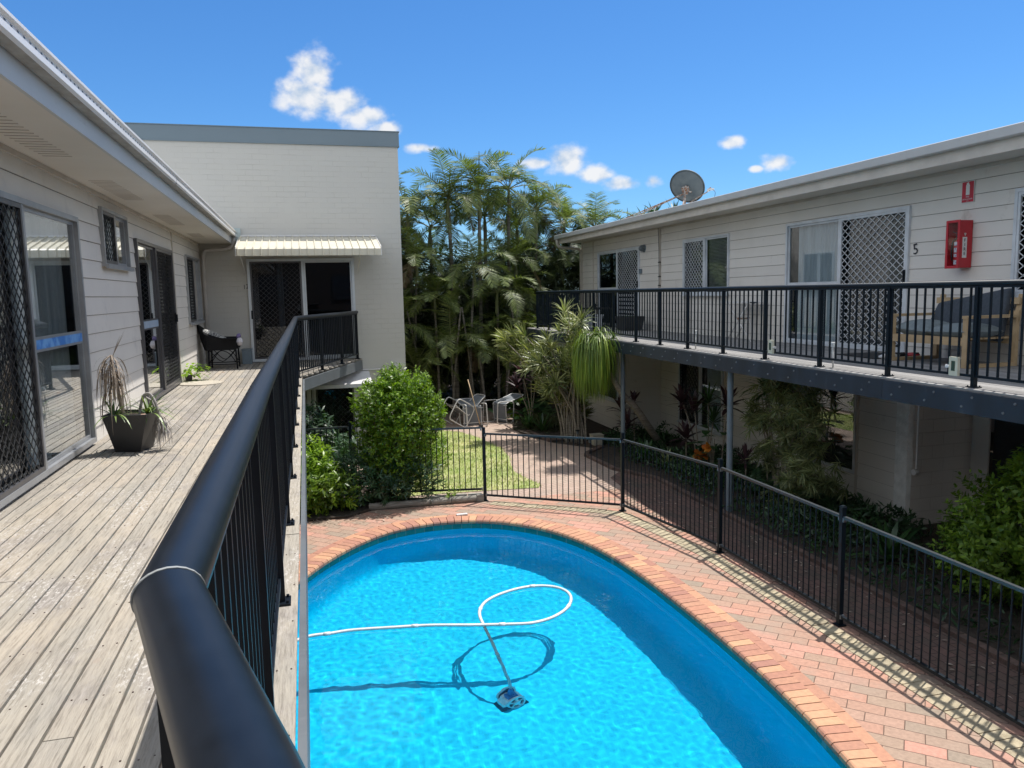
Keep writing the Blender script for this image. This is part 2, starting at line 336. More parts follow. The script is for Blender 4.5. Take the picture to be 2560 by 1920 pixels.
M['lawn'] = mk('lawn_base', (.27,.34,.11), (.46,.44,.22), rough=1, ns=1.3, bump=1, bs=120, stain=(22,(.30,.24,.13),.55,.75))
# leaves
M['palm'] = leafmat('palm_leaflet', (.055,.095,.024), (.22,.265,.075), rough=.5, trans=.28)
M['palm_dry'] = leafmat('palm_dry_leaflet', (.12,.085,.045), (.20,.16,.09), rough=.6, trans=.2, tcol=(1,1,1))
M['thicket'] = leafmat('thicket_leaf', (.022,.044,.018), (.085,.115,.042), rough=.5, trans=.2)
M['shrub'] = leafmat('glossy_shrub_leaf', (.055,.12,.012), (.24,.37,.025), rough=.38, trans=.38)
M['jas'] = leafmat('bright_vine_leaf', (.07,.15,.015), (.28,.42,.035), rough=.4, trans=.35)
M['hedge'] = leafmat('hedge_leaf', (.07,.15,.02), (.24,.38,.04), rough=.45, trans=.3)
M['low'] = leafmat('low_dark_leaf', (.022,.060,.026), (.06,.13,.048), rough=.45, trans=.2)
M['drac'] = leafmat('strap_leaf', (.07,.11,.035), (.42,.44,.20), rough=.4, trans=.25)
M['pony'] = leafmat('weeping_leaf', (.07,.15,.018), (.29,.38,.055), rough=.45, trans=.3)
M['vari'] = leafmat('variegated_leaf', (.09,.13,.055), (.32,.36,.17), rough=.45, trans=.2)
M['cordy'] = leafmat('purple_leaf', (.030,.018,.025), (.095,.050,.060), rough=.42, trans=.2, tcol=(1.5,.8,.8))
M['greenbroad'] = leafmat('broad_green_leaf', (.02,.06,.022), (.06,.14,.04), rough=.35, trans=.25)
M['aloe'] = leafmat('pineapple_leaf', (.07,.14,.04), (.24,.34,.09), rough=.4, trans=.2)
M['lime'] = leafmat('lime_leaf', (.16,.30,.02), (.34,.50,.06), rough=.4, trans=.4)
M['flower'] = leafmat('orange_flower', (.62,.16,.02), (.75,.38,.05), rough=.6, trans=.3, tcol=(1.1,.8,.5))
M['grass'] = leafmat('grass_blade', (.20,.30,.07), (.55,.56,.28), rough=.6, trans=.3)

# ------------------------------------------------------------------ camera, light, sky
cam = bpy.data.cameras.new('camera'); cam.lens = 36*1661/2212; cam.sensor_width = 36; cam.clip_end = 3000; cam.clip_start = .02
co = bpy.data.objects.new('camera', cam); COL.objects.link(co); SC.camera = co
r_, u_, f_ = (.96547,-.25965,-.02095), (.0508,.1088,.99277), (.2555,.95955,-.11823)
co.matrix_world = Matrix(((r_[0],u_[0],-f_[0],0),(r_[1],u_[1],-f_[1],0),(r_[2],u_[2],-f_[2],3.6),(0,0,0,1)))
SUN = Vector((.335,.19,1)).normalized()
sl = bpy.data.lights.new('sun', 'SUN'); sl.energy = 2.9; sl.angle = R(.5); sl.color = (1,.955,.90); sl.cycles.is_caustics_light = True
so = bpy.data.objects.new('sun', sl); COL.objects.link(so); so.rotation_euler = SUN.to_track_quat('Z','Y').to_euler(); so.location = (8,6,20)
w = bpy.data.worlds.new('World'); SC.world = w; w.use_nodes = True; nt = w.node_tree; bg = nt.nodes['Background']
sk = nd(nt, 'ShaderNodeTexSky', sky_type='NISHITA'); sk.sun_disc = False
sk.sun_elevation = math.asin(SUN.z); sk.sun_rotation = math.atan2(SUN.x, SUN.y)
sk.air_density = 1.0; sk.dust_density = .3; sk.ozone_density = 3.5; sk.altitude = 0
hs = nd(nt, 'ShaderNodeHueSaturation'); hs.inputs['Saturation'].default_value = 1.08; hs.inputs['Value'].default_value = 1.0
nt.links.new(mixc(nt, 1.0, sk.outputs[0], (.275,.385,.50), 'MULTIPLY'), hs.inputs['Color'])
tc = nd(nt, 'ShaderNodeTexCoord')
sep = nd(nt, 'ShaderNodeSeparateXYZ'); nt.links.new(tc.outputs['Generated'], sep.inputs[0])
def wm(op, a, b=None, clamp=False):
    n = nd(nt, 'ShaderNodeMath', operation=op, use_clamp=clamp)
    for i, v in enumerate((a, b)):
        if v is None: continue
        if isinstance(v, (int,float)): n.inputs[i].default_value = v
        else: nt.links.new(v, n.inputs[i])
    return n.outputs[0]
AZ = wm('MULTIPLY', wm('ARCTAN2', sep.outputs['X'], sep.outputs['Y']), 180/PI)
EL = wm('MULTIPLY', wm('ARCSINE', sep.outputs['Z']), 180/PI)
cn = nd(nt, 'ShaderNodeTexNoise'); cn.inputs['Scale'].default_value = 9; cn.inputs['Detail'].default_value = 9; cn.inputs['Roughness'].default_value = .55
mp = nd(nt, 'ShaderNodeMapping'); mp.inputs['Scale'].default_value = (1,1,1.3); nt.links.new(tc.outputs['Generated'], mp.inputs[0]); nt.links.new(mp.outputs[0], cn.inputs['Vector'])
cn2 = nd(nt, 'ShaderNodeTexNoise'); cn2.inputs['Scale'].default_value = 34; cn2.inputs['Detail'].default_value = 6; nt.links.new(mp.outputs[0], cn2.inputs['Vector'])
FILLCLOUD = (4.1,4.3,4.5)
# cloud puffs: (azimuth, elevation, half width, half height, softness)
PUFFS = [(1.6,15.2,1.7,1.5,1),(.9,13.6,2.2,1.3,1),(3.2,13.3,1.9,1.0,1),(4.9,12.4,1.9,.8,1),(6.4,11.6,1.5,.7,1),
         (8.7,10.35,1.3,.40,1),(19.3,9.3,1.5,1.0,1),(17.0,9.2,1.3,.40,1),(21.3,8.3,1.5,.7,1),(23.4,7.6,1.8,.6,1),(25.3,7.7,.9,.65,1),
         (30.9,9.95,.95,.48,1),(33.9,8.5,1.2,.62,1),(32.4,8.1,.5,.25,1),
         (60,12,6,2,.9),(-40,14,7,2.5,.9),(100,20,9,3,.9),(160,16,10,3,.9),(-120,22,10,4,.9)]
tot = None
for (a, e, rx, ry, s_) in PUFFS:
    dx = wm('DIVIDE', wm('SUBTRACT', AZ, a), rx); dy = wm('DIVIDE', wm('SUBTRACT', EL, e), ry)
    d = wm('SQRT', wm('ADD', wm('MULTIPLY', dx, dx), wm('MULTIPLY', dy, dy)))
    v = wm('SUBTRACT', 1.12, d)
    tot = v if tot is None else wm('MAXIMUM', tot, v)
edge = wm('ADD', tot, wm('ADD', wm('MULTIPLY', wm('SUBTRACT', cn.outputs['Fac'], .5), 2.0), wm('MULTIPLY', wm('SUBTRACT', cn2.outputs['Fac'], .5), 1.9)))
mr = nd(nt, 'ShaderNodeMapRange', interpolation_type='SMOOTHSTEP'); mr.inputs[1].default_value = -.02; mr.inputs[2].default_value = .85; nt.links.new(edge, mr.inputs[0])
shade = ramp(nt, cn2.outputs['Fac'], [(.36, (.56,.68,.84)), (.56, (1.,1.,1.))])
shv = nd(nt, 'ShaderNodeVectorMath', operation='SCALE'); shv.inputs['Scale'].default_value = 3.15; nt.links.new(shade, shv.inputs[0])
cm = mixc(nt, wm('MULTIPLY', mr.outputs[0], .93), hs.outputs[0], shv.outputs[0])
# added bright cloud cover, overhead and behind the viewpoint, to fill the shade
az_out = wm('DIVIDE', wm('SUBTRACT', wm('ABSOLUTE', wm('SUBTRACT', AZ, 14)), 52), 14, True); el_up = wm('DIVIDE', wm('SUBTRACT', EL, 40), 14, True)
cn3 = nd(nt, 'ShaderNodeTexNoise'); cn3.inputs['Scale'].default_value = 2.6; cn3.inputs['Detail'].default_value = 7; nt.links.new(tc.outputs['Generated'], cn3.inputs['Vector'])
m3 = nd(nt, 'ShaderNodeMapRange', interpolation_type='SMOOTHSTEP'); m3.inputs[1].default_value = .36; m3.inputs[2].default_value = .56; nt.links.new(cn3.outputs['Fac'], m3.inputs[0])
below = wm('GREATER_THAN', EL, 0)
m4 = wm('MULTIPLY', wm('MULTIPLY', wm('MAXIMUM', az_out, el_up), m3.outputs[0]), below)
cm = mixc(nt, m4, cm, FILLCLOUD)
nt.links.new(cm, bg.inputs[0]); bg.inputs[1].default_value = .15
SC.view_settings.view_transform = 'Standard'; SC.view_settings.look = 'None'; SC.view_settings.exposure = .98; SC.view_settings.gamma = 1
SC.cycles.use_denoising = True
SC.cycles.max_bounces = 10; SC.cycles.diffuse_bounces = 4; SC.cycles.glossy_bounces = 4; SC.cycles.transmission_bounces = 8; SC.cycles.transparent_max_bounces = 12
SC.cycles.caustics_refractive = True; SC.cycles.caustics_reflective = False; SC.cycles.blur_glossy = .5
SC.cycles.sample_clamp_indirect = 6

# ================================================================== SETTING
LD, RD, XL, XR = 2.21, 2.57, -2.07, 8.58
def structure(mb, name, mats, smooth=False): return tag(mb.build(name, mats, None, smooth), kind='structure')
def catmull(pts, n=6, closed=True):
    P = [Vector(p) for p in pts]; k = len(P); out = []
    for i in range(k if closed else k-1):
        p0, p1, p2, p3 = (P[(i-1)%k] if closed or i else P[0]), P[i], P[(i+1)%k], (P[(i+2)%k] if closed or i < k-2 else P[-1])
        for j in range(n):
            t = j/n; out.append(.5*((2*p1)+(-p0+p2)*t+(2*p0-5*p1+4*p2-p3)*t*t+(-p0+3*p1-3*p2+p3)*t**3))
    if not closed: out.append(P[-1])
    return out
POOL = [(-.75,8.7),(-.5,9.4),(-.22,9.93),(.14,10.56),(.58,11.12),(1.07,11.54),(1.7,11.76),(2.31,11.73),(2.77,11.54),(3.18,11.18),(3.5,10.72),
        (3.75,10.1),(3.90,9.4),(3.97,8.7),(4.0,8.0),(4.01,7.2),(4.0,6.5),(3.96,5.75),(3.88,5.0),(3.72,4.2),(3.35,3.4),(2.7,2.75),(1.8,2.45),(.8,2.6),(-.1,3.15),(-.75,4.1),(-1.0,5.4),(-1.02,6.8),(-.92,7.9)]
pool = [Vector((p.x,p.y,0)) for p in catmull([(a,b,0) for a,b in POOL], 7)]
# even arc-length resample
def resample(pts, step, closed=True):
    L = [0]; q = pts + ([pts[0]] if closed else [])
    for i in range(len(q)-1): L.append(L[-1] + (q[i+1]-q[i]).length)
    n = max(3, round(L[-1]/step)); out = []; j = 0
    for k in range(n if closed else n+1):
        s_ = L[-1]*k/n
        while j < len(L)-2 and L[j+1] < s_: j += 1
        t = (s_-L[j])/max(1e-9, L[j+1]-L[j]); out.append(q[j].lerp(q[j+1], t))
    return out
ring = resample(pool, .1135)
NR = len(ring)
def outward(pts, i):
    n = len(pts); t = (pts[(i+1)%n]-pts[(i-1)%n]).normalized(); return Vector((-t.y, t.x, 0))
# the outline runs clockwise seen from above, so the left-hand side is outside
sgn = 1 if sum((ring[i].x*ring[(i+1)%NR].y-ring[(i+1)%NR].x*ring[i].y) for i in range(NR)) < 0 else -1
OUT = [outward(ring, i)*sgn for i in range(NR)]
def off(i, d): i %= NR; return ring[i] + OUT[i]*d
# ground sheet with a hole for the pool, joined to a far square
def sheet_with_hole(hole, x0, x1, y0, y1, z, m=0):
    mb = MB(); bm_v = [(p.x,p.y,z) for p in hole]; n = len(hole)
    c = Vector((1.5,7,0)); outer = []
    for p in hole:
        d = (p-c).normalized(); ts = []
        if d.x > 1e-6: ts.append((x1-c.x)/d.x)
        if d.x < -1e-6: ts.append((x0-c.x)/d.x)
        if d.y > 1e-6: ts.append((y1-c.y)/d.y)
        if d.y < -1e-6: ts.append((y0-c.y)/d.y)
        q = c + d*min(ts); outer.append((q.x,q.y,z))
    mb.add(bm_v + outer, [(i,(i+1)%n,(i+1)%n+n,i+n) for i in range(n)], m); return mb
structure(sheet_with_hole([off(i,.30) for i in range(NR)], -600, 600, -600, 600, -.012), 'ground', M['ground'])
structure(sheet_with_hole([off(i,.28) for i in range(NR)], -2.05, 6.35, -4.5, 12.78, -.006), 'paving', M['paver'])
mb = MB(); mb.add([(.2,12.78,-.006),(6.3,12.78,-.006),(6.45,14,-.006),(6.25,16.4,-.006),(5.6,17.3,-.006),(5.15,18.6,-.006),(5.3,20,-.006),(6.2,22.0,-.006),(6.2,23.2,-.006),(2.4,23.2,-.006),(2.4,17.5,-.006),(.2,17.4,-.006)],[tuple(range(12))])
structure(mb, 'garden_path', M['paver_far'])
M['paver_shade'] = brickmat('shade_darkened_pavers', [(.17,.105,.085),(.145,.10,.08),(.19,.115,.095),(.12,.09,.075)], None, (.05,.04,.035), .235, .117, rot=R(90), msize=.005, patch=(1.6,(.09,.085,.065),.5,.75))  # side path pavers darkened in colour to stand in for shade
mb = MB(); mb.add([(5.42,-4,-.0025),(6.3,-4,-.0025),(6.3,13.2,-.0025),(5.9,14.0,-.0025),(5.55,13.6,-.0025),(5.36,11.6,-.0025),(5.42,9.1,-.0025)],[tuple(range(7))]); structure(mb, 'side_path', M['paver_shade'])
# lawn
LAWN = [(1.2,13.55),(2.4,13.5),(3.3,13.42),(4.02,13.33),(4.12,13.55),(4.0,14.1),(3.93,14.7),(4.02,15.3),(4.2,16.2),(4.24,17.0),(4.15,17.9),(4.0,18.8),(3.75,19.5),(3.4,19.85),(3.0,19.6),(2.75,18.5),(2.2,17.0),(1.2,16.8)]
mb = MB(); mb.add([(x,y,.004) for x,y in LAWN], [tuple(range(len(LAWN)))]); structure(mb, 'lawn', M['lawn'])
def inside(x, y, poly):
    c = False; n = len(poly)
    for i in range(n):
        x1,y1 = poly[i]; x2,y2 = poly[(i+1)%n]
        if (y1 > y) != (y2 > y) and x < (x2-x1)*(y-y1)/(y2-y1)+x1: c = not c
    return c
mb = MB(); N = 13000; vs = []; cnt = 0
while cnt < N:
    x, y = rnd.uniform(1.2,4.35), rnd.uniform(13.3,19.9)
    if not inside(x+rnd.gauss(0,.05), y+rnd.gauss(0,.05), LAWN): continue
    a = rnd.uniform(0,2*PI); h = rnd.uniform(.02,.055); w_ = rnd.uniform(.004,.008); lx, ly = rnd.gauss(0,.02), rnd.gauss(0,.02)
    ca, sa = math.cos(a)*w_, math.sin(a)*w_
    vs += [(x-ca,y-sa,0),(x+ca,y+sa,0),(x+lx+ca*.3,y+ly+sa*.3,h),(x+lx-ca*.3,y+ly-sa*.3,h)]; cnt += 1
mb.addq(np.array(vs), np.arange(4*N).reshape(-1,4)); tag(mb.build('grass', M['grass']), kind='stuff')
# garden beds (slightly mounded soil)
def bed(name, poly, z=.03):
    mb = MB(); mb.prism(poly, -.03, z); structure(mb, name, M['bedsoil'])
bed('garden_bed', [(6.28,3.0),(8.55,3.0),(8.55,17.6),(7.55,17.6),(7.55,24),(5.8,21.6),(5.15,19.3),(5.25,18.7),(5.62,17.42),(6.4,17.35),(6.5,16.2),(5.85,15.6),(5.95,14.2),(6.4,13.2),(6.38,9.0)][::1])
bed('shrub_bed', [(-2.0,12.62),(-.35,12.55),(.5,12.5),(.95,12.86),(2.85,12.86),(2.85,12.98),(1.6,13.3),(1.0,14.2),(-.2,16.6),(-2.0,17.2)])
# brick edging of the right bed and the cream soldier course beneath the fence
mb = MB()
def course(mb, pts, w_, l_, z0, z1, jit=.004, gap=.008):
    pts = resample([Vector((a,b,0)) for a,b in pts], w_, False)
    for i in range(len(pts)-1):
        a, b = pts[i], pts[i+1]; t = (b-a).normalized(); nrm = Vector((-t.y,t.x,0)); c = (a+b)/2
        L = (b-a).length/2-gap/2; dz = rnd.uniform(-jit, jit)
        mb.obox((c.x,c.y,(z0+z1)/2+dz), t*L, nrm*l_/2, (0,0,(z1-z0)/2))
course(mb, [(5.42,18.9),(5.58,17.5),(6.3,17.42),(6.44,16.3),(5.8,15.7),(5.88,14.2),(6.33,13.2),(6.33,9.0),(6.25,3.0)], .235, .1, -.05, .05)
structure(mb, 'bed_edging', mk('dark_edging_brick',(.16,.10,.08),(.09,.065,.05),rough=.9,ns=14,isl=[(0,(.7,.7,.7)),(1,(1.2,1.2,1.2))]))  # edging bricks in a dark brown tone, varied per brick
mb = MB()
FENCE = [(2.88,12.80),(4.88,11.43),(5.33,9.14),(5.35,6.70),(5.35,4.25),(5.35,1.8),(5.35,-.6)]
SO = [(2.95,12.62),(4.55,11.52),(4.80,11.25),(5.13,9.14),(5.17,6.70),(5.17,1.0)]
course(mb, SO, .118, .23, -.04, .002)
structure(mb, 'soldier_course', M['cream'])

# ---- pool
mb = MB()
for i in range(NR):                                   # bullnose bricks, one box each
    a0, a1 = off(i,.0), off(i+1,.0); b0, b1 = off(i,.235), off(i+1,.235)
    g = .045; dz = rnd.uniform(-.0015,.0025)
    A0, A1 = a0.lerp(a1,g), a1.lerp(a0,g); B0, B1 = b0.lerp(b1,g*.8), b1.lerp(b0,g*.8)
    k0, k1 = A0.lerp(B0,.06), A1.lerp(B1,.06); q0, q1 = A0.lerp(B0,-.06), A1.lerp(B1,-.06)
    z = .012+dz
    vs = [(q0.x,q0.y,-.045),(q1.x,q1.y,-.045),(q0.x,q0.y,-.012),(q1.x,q1.y,-.012),(A0.x,A0.y,z-.006),(A1.x,A1.y,z-.006),(k0.x,k0.y,z),(k1.x,k1.y,z),(B0.x,B0.y,z),(B1.x,B1.y,z),(B0.x,B0.y,-.045),(B1.x,B1.y,-.045)]
    fs = [(0,1,3,2),(2,3,5,4),(4,5,7,6),(6,7,9,8),(8,9,11,10),(0,2,4,6,8,10),(1,11,9,7,5,3)]
    mb.add(vs, fs)
outer = resample([off(i,.298) for i in range(NR)], .232)
no = len(outer)
for i in range(no):                                   # stretcher border outside the bullnose row
    a, b = outer[i], outer[(i+1)%no]; t = (b-a).normalized(); nn = Vector((-t.y,t.x,0)); c = (a+b)/2
    mb.obox((c.x,c.y,-.016+rnd.uniform(-.0015,.0015)), t*((b-a).length/2-.004), nn*.056, (0,0,.022))
structure(mb, 'pool_coping', M['copebrick'])
mb = MB()
vs = [(off(i,.27).x, off(i,.27).y, -.03) for i in range(NR)] + [(off(i,.36).x, off(i,.36).y, -.011) for i in range(NR)]
mb.add(vs, [(i,(i+1)%NR,(i+1)%NR+NR,i+NR) for i in range(NR)])
mb2 = MB(); vs = [(off(i,.018).x, off(i,.018).y, z) for z in (-.045,-.155) for i in range(NR)]
mb2.add(vs, [(i,(i+1)%NR,(i+1)%NR+NR,i+NR) for i in range(NR)]); structure(mb2, 'waterline_tiles', M['tile'])
mb = MB(); ZF = -1.28
prof = [(.02,-.155),(.012,-.75),(0,-1.06),(-.04,-1.17),(-.11,-1.245),(-.22,ZF)]
vs = [(off(i,d).x, off(i,d).y, z) for d, z in prof for i in range(NR)]
fs = [(k*NR+i, k*NR+(i+1)%NR, (k+1)*NR+(i+1)%NR, (k+1)*NR+i) for k in range(len(prof)-1) for i in range(NR)]
fs.append(tuple((len(prof)-1)*NR+i for i in range(NR)))
mb.add(vs, fs); pl = structure(mb, 'pool_basin', M['liner'], smooth=True); pl.cycles.is_caustics_receiver = True
# water: a real rippled surface, fine grid clipped to the outline by snapping
def wave(x, y):
    v = Vector((x,y,0))
    amp = .0036*noise.noise(v*2.1+Vector((3,1,0))) + .0009*noise.noise(Vector((x*6.6+y*1.4,y*6.0,4))) + .00095*noise.noise(Vector((x*13+y*3,y*12,9))) + .00052*noise.noise(Vector((x*25,y*24,1)))
    d = math.hypot(x-1.15,y-7.75); amp += .0012*math.sin(d*26)*math.exp(-d*1.5)
    return -.125 + amp
mb = MB(); G = .024
x0, y0 = -1.15, 2.3; nx, ny = int(5.35/G), int(9.7/G)
inr = [(off(i,.017).x, off(i,.017).y) for i in range(NR)]
ia = {}; vs = []
def vid(i, j):
    if (i,j) not in ia: x, y = x0+i*G, y0+j*G; ia[(i,j)] = len(vs); vs.append((x,y,wave(x,y)))
    return ia[(i,j)]
rows = []
import bisect
fs = []
for j in range(ny):
    yc = y0+(j+.5)*G; xs = []
    for k in range(NR):
        (xa,ya),(xb,yb) = inr[k], inr[(k+1)%NR]
        if (ya > yc) != (yb > yc): xs.append((xb-xa)*(yc-ya)/(yb-ya)+xa)
    if len(xs) < 2: continue
    lo, hi = min(xs), max(xs)
    for i in range(nx):
        xc = x0+(i+.5)*G
        if lo-G*.9 < xc < hi+G*.9: fs.append((vid(i,j),vid(i+1,j),vid(i+1,j+1),vid(i,j+1)))
mb.add(vs, fs)
wmt, nt, b = new_mat('pool_water'); nt.nodes.remove(b)
g = nd(nt, 'ShaderNodeBsdfGlass'); g.inputs['Roughness'].default_value = 0; g.inputs['IOR'].default_value = 1.33; g.inputs[0].default_value = (.80,.985,1,1)
nt.links.new(g.outputs[0], nt.nodes['Material Output'].inputs[0])
wo = structure(mb, 'water', wmt, smooth=True); wo.cycles.is_caustics_caster = True

# ================================================================== LEFT BUILDING
def boards(mb, X, s, y0, y1, z0, z1, pitch, holes, lap=.011, ztop=None, m=0):
    """lapped weatherboards on plane x=X facing s (+1/-1); holes = (ya,yb,za,zb)"""
    ztop = z1; k = 0
    joints = {}
    while ztop - k*pitch > z0 + 1e-4:
        zt = ztop-k*pitch; zb = max(z0, zt-pitch); k += 1
        cuts = sorted({zt, zb, *[h for a in holes for h in a[2:] if zb < h < zt]})
        for a, b in zip(cuts[:-1], cuts[1:]):
            zm = (a+b)/2; iv = [(y0,y1)]
            for (ha,hb,za,zc) in holes:
                if za < zm < zc:
                    nv = []
                    for (p,q) in iv:
                        if hb <= p or ha >= q: nv.append((p,q)); continue
                        if ha > p: nv.append((p,ha))
                        if hb < q: nv.append((hb,q))
                    iv = nv
            pa, pb = lap*(zt-a)/pitch, lap*(zt-b)/pitch
            for (p,q) in iv:
                if a == zb and zb > z0: mb.box(*sorted((X+s*.0015,X+s*.0045)), p, q, a-.0055, a-.0005, 1)  # dark strip drawn as the shadow line under each lap
                vs = [(X+s*pa,p,a),(X+s*pa,q,a),(X+s*pb,q,b),(X+s*pb,p,b)]; f = [(0,1,2,3)]
                if a == zb: vs += [(X,p,a),(X,q,a)]; f.append((0,4,5,1))
                mb.add(vs, f, m)
def diamond(mb, X, y0, y1, z0, z1, cw, ch, r=.0035, m=0, axis='y'):
    """expanded diamond mesh in plane x=X (axis y) or y=X (axis x)"""
    ncol = max(2, round((y1-y0)/cw)); cw = (y1-y0)/ncol; nr = max(2, round((z1-z0)/(ch/2))); h = (z1-z0)/nr
    P = lambda a, z: (X, a, z) if axis == 'y' else (a, X, z)
    for c in range(ncol+1):
        yc = y0+c*cw
        for ph in (0,1):
            prev = None
            for k in range(nr+1):
                a = yc + (cw/2 if (k+ph) % 2 else 0)*(1 if ph == 0 else 1)
                a = min(max(a, y0), y1); p = P(a, z0+k*h)
                if prev is not None and abs(p[1 if axis=='y' else 0]-prev[1 if axis=='y' else 0]) > 1e-4 and ph == 0:
                    mb.bar(prev, p, r*2.2, r*1.6, m, up=(1,0,0) if axis == 'y' else (0,1,0))
                prev = p
    for c in range(ncol):
        yc = y0+c*cw; prev = None
        for k in range(nr+1):
            a = yc + (cw/2 if k % 2 else cw); p = P(a, z0+k*h)
            if prev is not None: mb.bar(prev, p, r*2.2, r*1.6, m, up=(1,0,0) if axis == 'y' else (0,1,0))
            prev = p
def frame(mb, P, a0, a1, z0, z1, t, d0, d1, m=0):     # rectangular frame; P maps (depth, along, z)
    def bx(ya, yb, za, zb):
        c0 = P(d0, ya, za); c1 = P(d1, yb, zb)
        mb.box(min(c0[0],c1[0]), max(c0[0],c1[0]), min(c0[1],c1[1]), max(c0[1],c1[1]), min(za,zb), max(za,zb), m)
    bx(a0, a0+t, z0, z1); bx(a1-t, a1, z0, z1); bx(a0+t, a1-t, z1-t, z1); bx(a0+t, a1-t, z0, z0+t)
def pbox(mb, P, d0, d1, ya, yb, za, zb, m=0):
    c0 = P(d0, ya, za); c1 = P(d1, yb, zb)
    mb.box(min(c0[0],c1[0]), max(c0[0],c1[0]), min(c0[1],c1[1]), max(c0[1],c1[1]), za, zb, m)
def curtain(mb, P, d, a0, a1, z0, z1, m=0, amp=.02, per=.09):
    n = max(4, int((a1-a0)/.02)); vs = []
    for i in range(n+1):
        a = a0+(a1-a0)*i/n; dd = d + amp*math.sin(2*PI*a/per) + .4*amp*math.sin(2*PI*a/(per*2.7)+1)
        vs += [P(dd, a, z0), P(dd, a, z1)]
    mb.add(vs, [(2*i,2*i+1,2*i+3,2*i+2) for i in range(n)], m)
def sliding(parent, name, P, a0, a1, z0, z1, mid, screen_side, fmat, smat, gmat, label=None, midrail=None, curt=None, handle=None, cell=(.105,.11), ft=.045, sill=.0, blind=False, out=1, axis='y', room=.9, wire=.0035, sillproj=None):
    """framed opening with one glass leaf and one mesh screen; P maps (depth,+ = outward; along; z)"""
    mb = MB(); frame(mb, P, a0, a1, z0, z1, ft, -.02, .045)
    pbox(mb, P, -.01, .035, mid-.025, mid+.025, z0+ft, z1-ft)
    if sillproj: pbox(mb, P, .046, .046+sillproj, a0-.02, a1+.02, z0-.02, z0+.022)
    fr = mb.build(name, fmat, parent)
    if label: fr['label'] = label
    lo, hi = (mid+.025, a1-ft), (a0+ft, mid-.025)
    sc, gl = (lo, hi) if screen_side > 0 else (hi, lo)
    # screen leaf
    mb = MB(); t = .035
    frame(mb, P, sc[0]+.002, sc[1]-.002, z0+ft+.002, z1-ft-.002, t, .012, .038, 0)
    X = P(.026, 0, 0)[0 if axis == 'y' else 1]
    diamond(mb, X, sc[0]+t+.002, sc[1]-t-.002, z0+ft+t+.002, z1-ft-t-.002, cell[0], cell[1], wire, 1, axis)
    mb.build('mesh_screen', [fmat if smat is M['grille_w'] else M['alu_d'], smat], fr)
    mb = MB(); frame(mb, P, gl[0]+.002, gl[1]-.002, z0+ft+.002, z1-ft-.002, .032, -.012, .008, 0); pbox(mb, P, -.004, .0, gl[0]+.034, gl[1]-.034, z0+ft+.034, z1-ft-.034, 1)
    pbox(mb, P, -.05, -.046, sc[0], sc[1], z0+ft, z1-ft, 1)
    if midrail: pbox(mb, P, -.013, .010, gl[0]+.034, gl[1]-.034, midrail[0], midrail[1], 0)
    if midrail and len(midrail) > 2: pbox(mb, P, .0105, .0125, gl[0]+.05, gl[1]-.04, midrail[0]+.022, midrail[1]-.022, 2)
    mb.build('glass_leaf', [fmat, gmat, M[midrail[2]] if midrail and len(midrail) > 2 else M['blue']], fr)
    # room behind
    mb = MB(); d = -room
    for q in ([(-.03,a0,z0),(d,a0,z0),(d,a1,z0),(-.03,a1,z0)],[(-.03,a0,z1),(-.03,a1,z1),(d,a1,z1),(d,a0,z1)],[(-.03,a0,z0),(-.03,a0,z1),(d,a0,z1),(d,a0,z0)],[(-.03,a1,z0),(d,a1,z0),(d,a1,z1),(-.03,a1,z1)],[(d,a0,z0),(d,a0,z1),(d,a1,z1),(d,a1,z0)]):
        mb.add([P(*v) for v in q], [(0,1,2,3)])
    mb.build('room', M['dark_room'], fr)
    if curt:
        mb = MB()
        for (ca, cb, cm_) in curt: curtain(mb, P, -.12, ca, cb, z0+.03, z1-.06, cm_)
        mb.build('curtain', [M['curtain'], M['curtain_g']], fr)
    if blind:
        mb = MB(); z = z1-ft-.03
        while z > z0+ft:
            p, q = P(-.06, blind[0], z), P(-.06, blind[1], z)
            c = (np.array(p)+np.array(q))/2; half = (np.array(q)-np.array(p))/2; nn = np.array(P(1,0,0))-np.array(P(0,0,0))
            mb.obox(c, half, nn*.011+np.array((0,0,.010)), (0,0,.0008)); z -= .030
        mb.build('blind', M['blind'], fr)
    if handle:
        mb = MB(); pbox(mb, P, .039, .052, handle[0]-.018, handle[0]+.018, handle[1]-.09, handle[1]+.09)
        pbox(mb, P, .052, .075, handle[0]-.008, handle[0]+.008, handle[1]-.06, handle[1]+.06)
        mb.build('handle', M['black'], fr)
    return fr
PL = lambda d, a, z: (XL + d, a, z)
bl = thing('unit_block', 'single storey white weatherboard block along the timber deck with wide eave and white gutter', 'building', (-2.07,8,LD))
HL = [(4.85,8.22,2.24,4.39),(9.16,10.41,3.97,4.60),(10.87,13.63,2.24,4.39),(15.2,17.05,3.14,4.41)]
mb = MB(); boards(mb, XL, 1, -4, 17.40, 2.2, 4.755, .1845, HL); mb.build('wall', [M['board'],M['joint']], bl)
mb = MB(); boards(mb, XL, 1, -4, 17.4, -.2, 2.15, .2, []); mb.build('lower_wall', [M['board'],M['joint']], bl)
mb = MB()
for y in (13.83, 17.33): mb.box(XL, XL+.022, y, y+.05, 2.21, 4.74)
mb.box(XL, XL+.03, 3.2, 17.4, 4.70, 4.742); mb.box(XL, XL+.03, -4, 3.2, 4.70, 4.742)
mb.build('cover_strip', M['trim'], bl)
sliding(bl, 'sliding_door', PL, 4.85, 8.22, 2.24, 4.39, 6.73, -1, M['alu_m'], M['grille'], M['glass'], 'large sliding door with pale curtains and a blue film strip', (3.205,3.325,'blue'), [(6.8,7.35,0),(7.45,8.15,0)], None, (.10,.105))
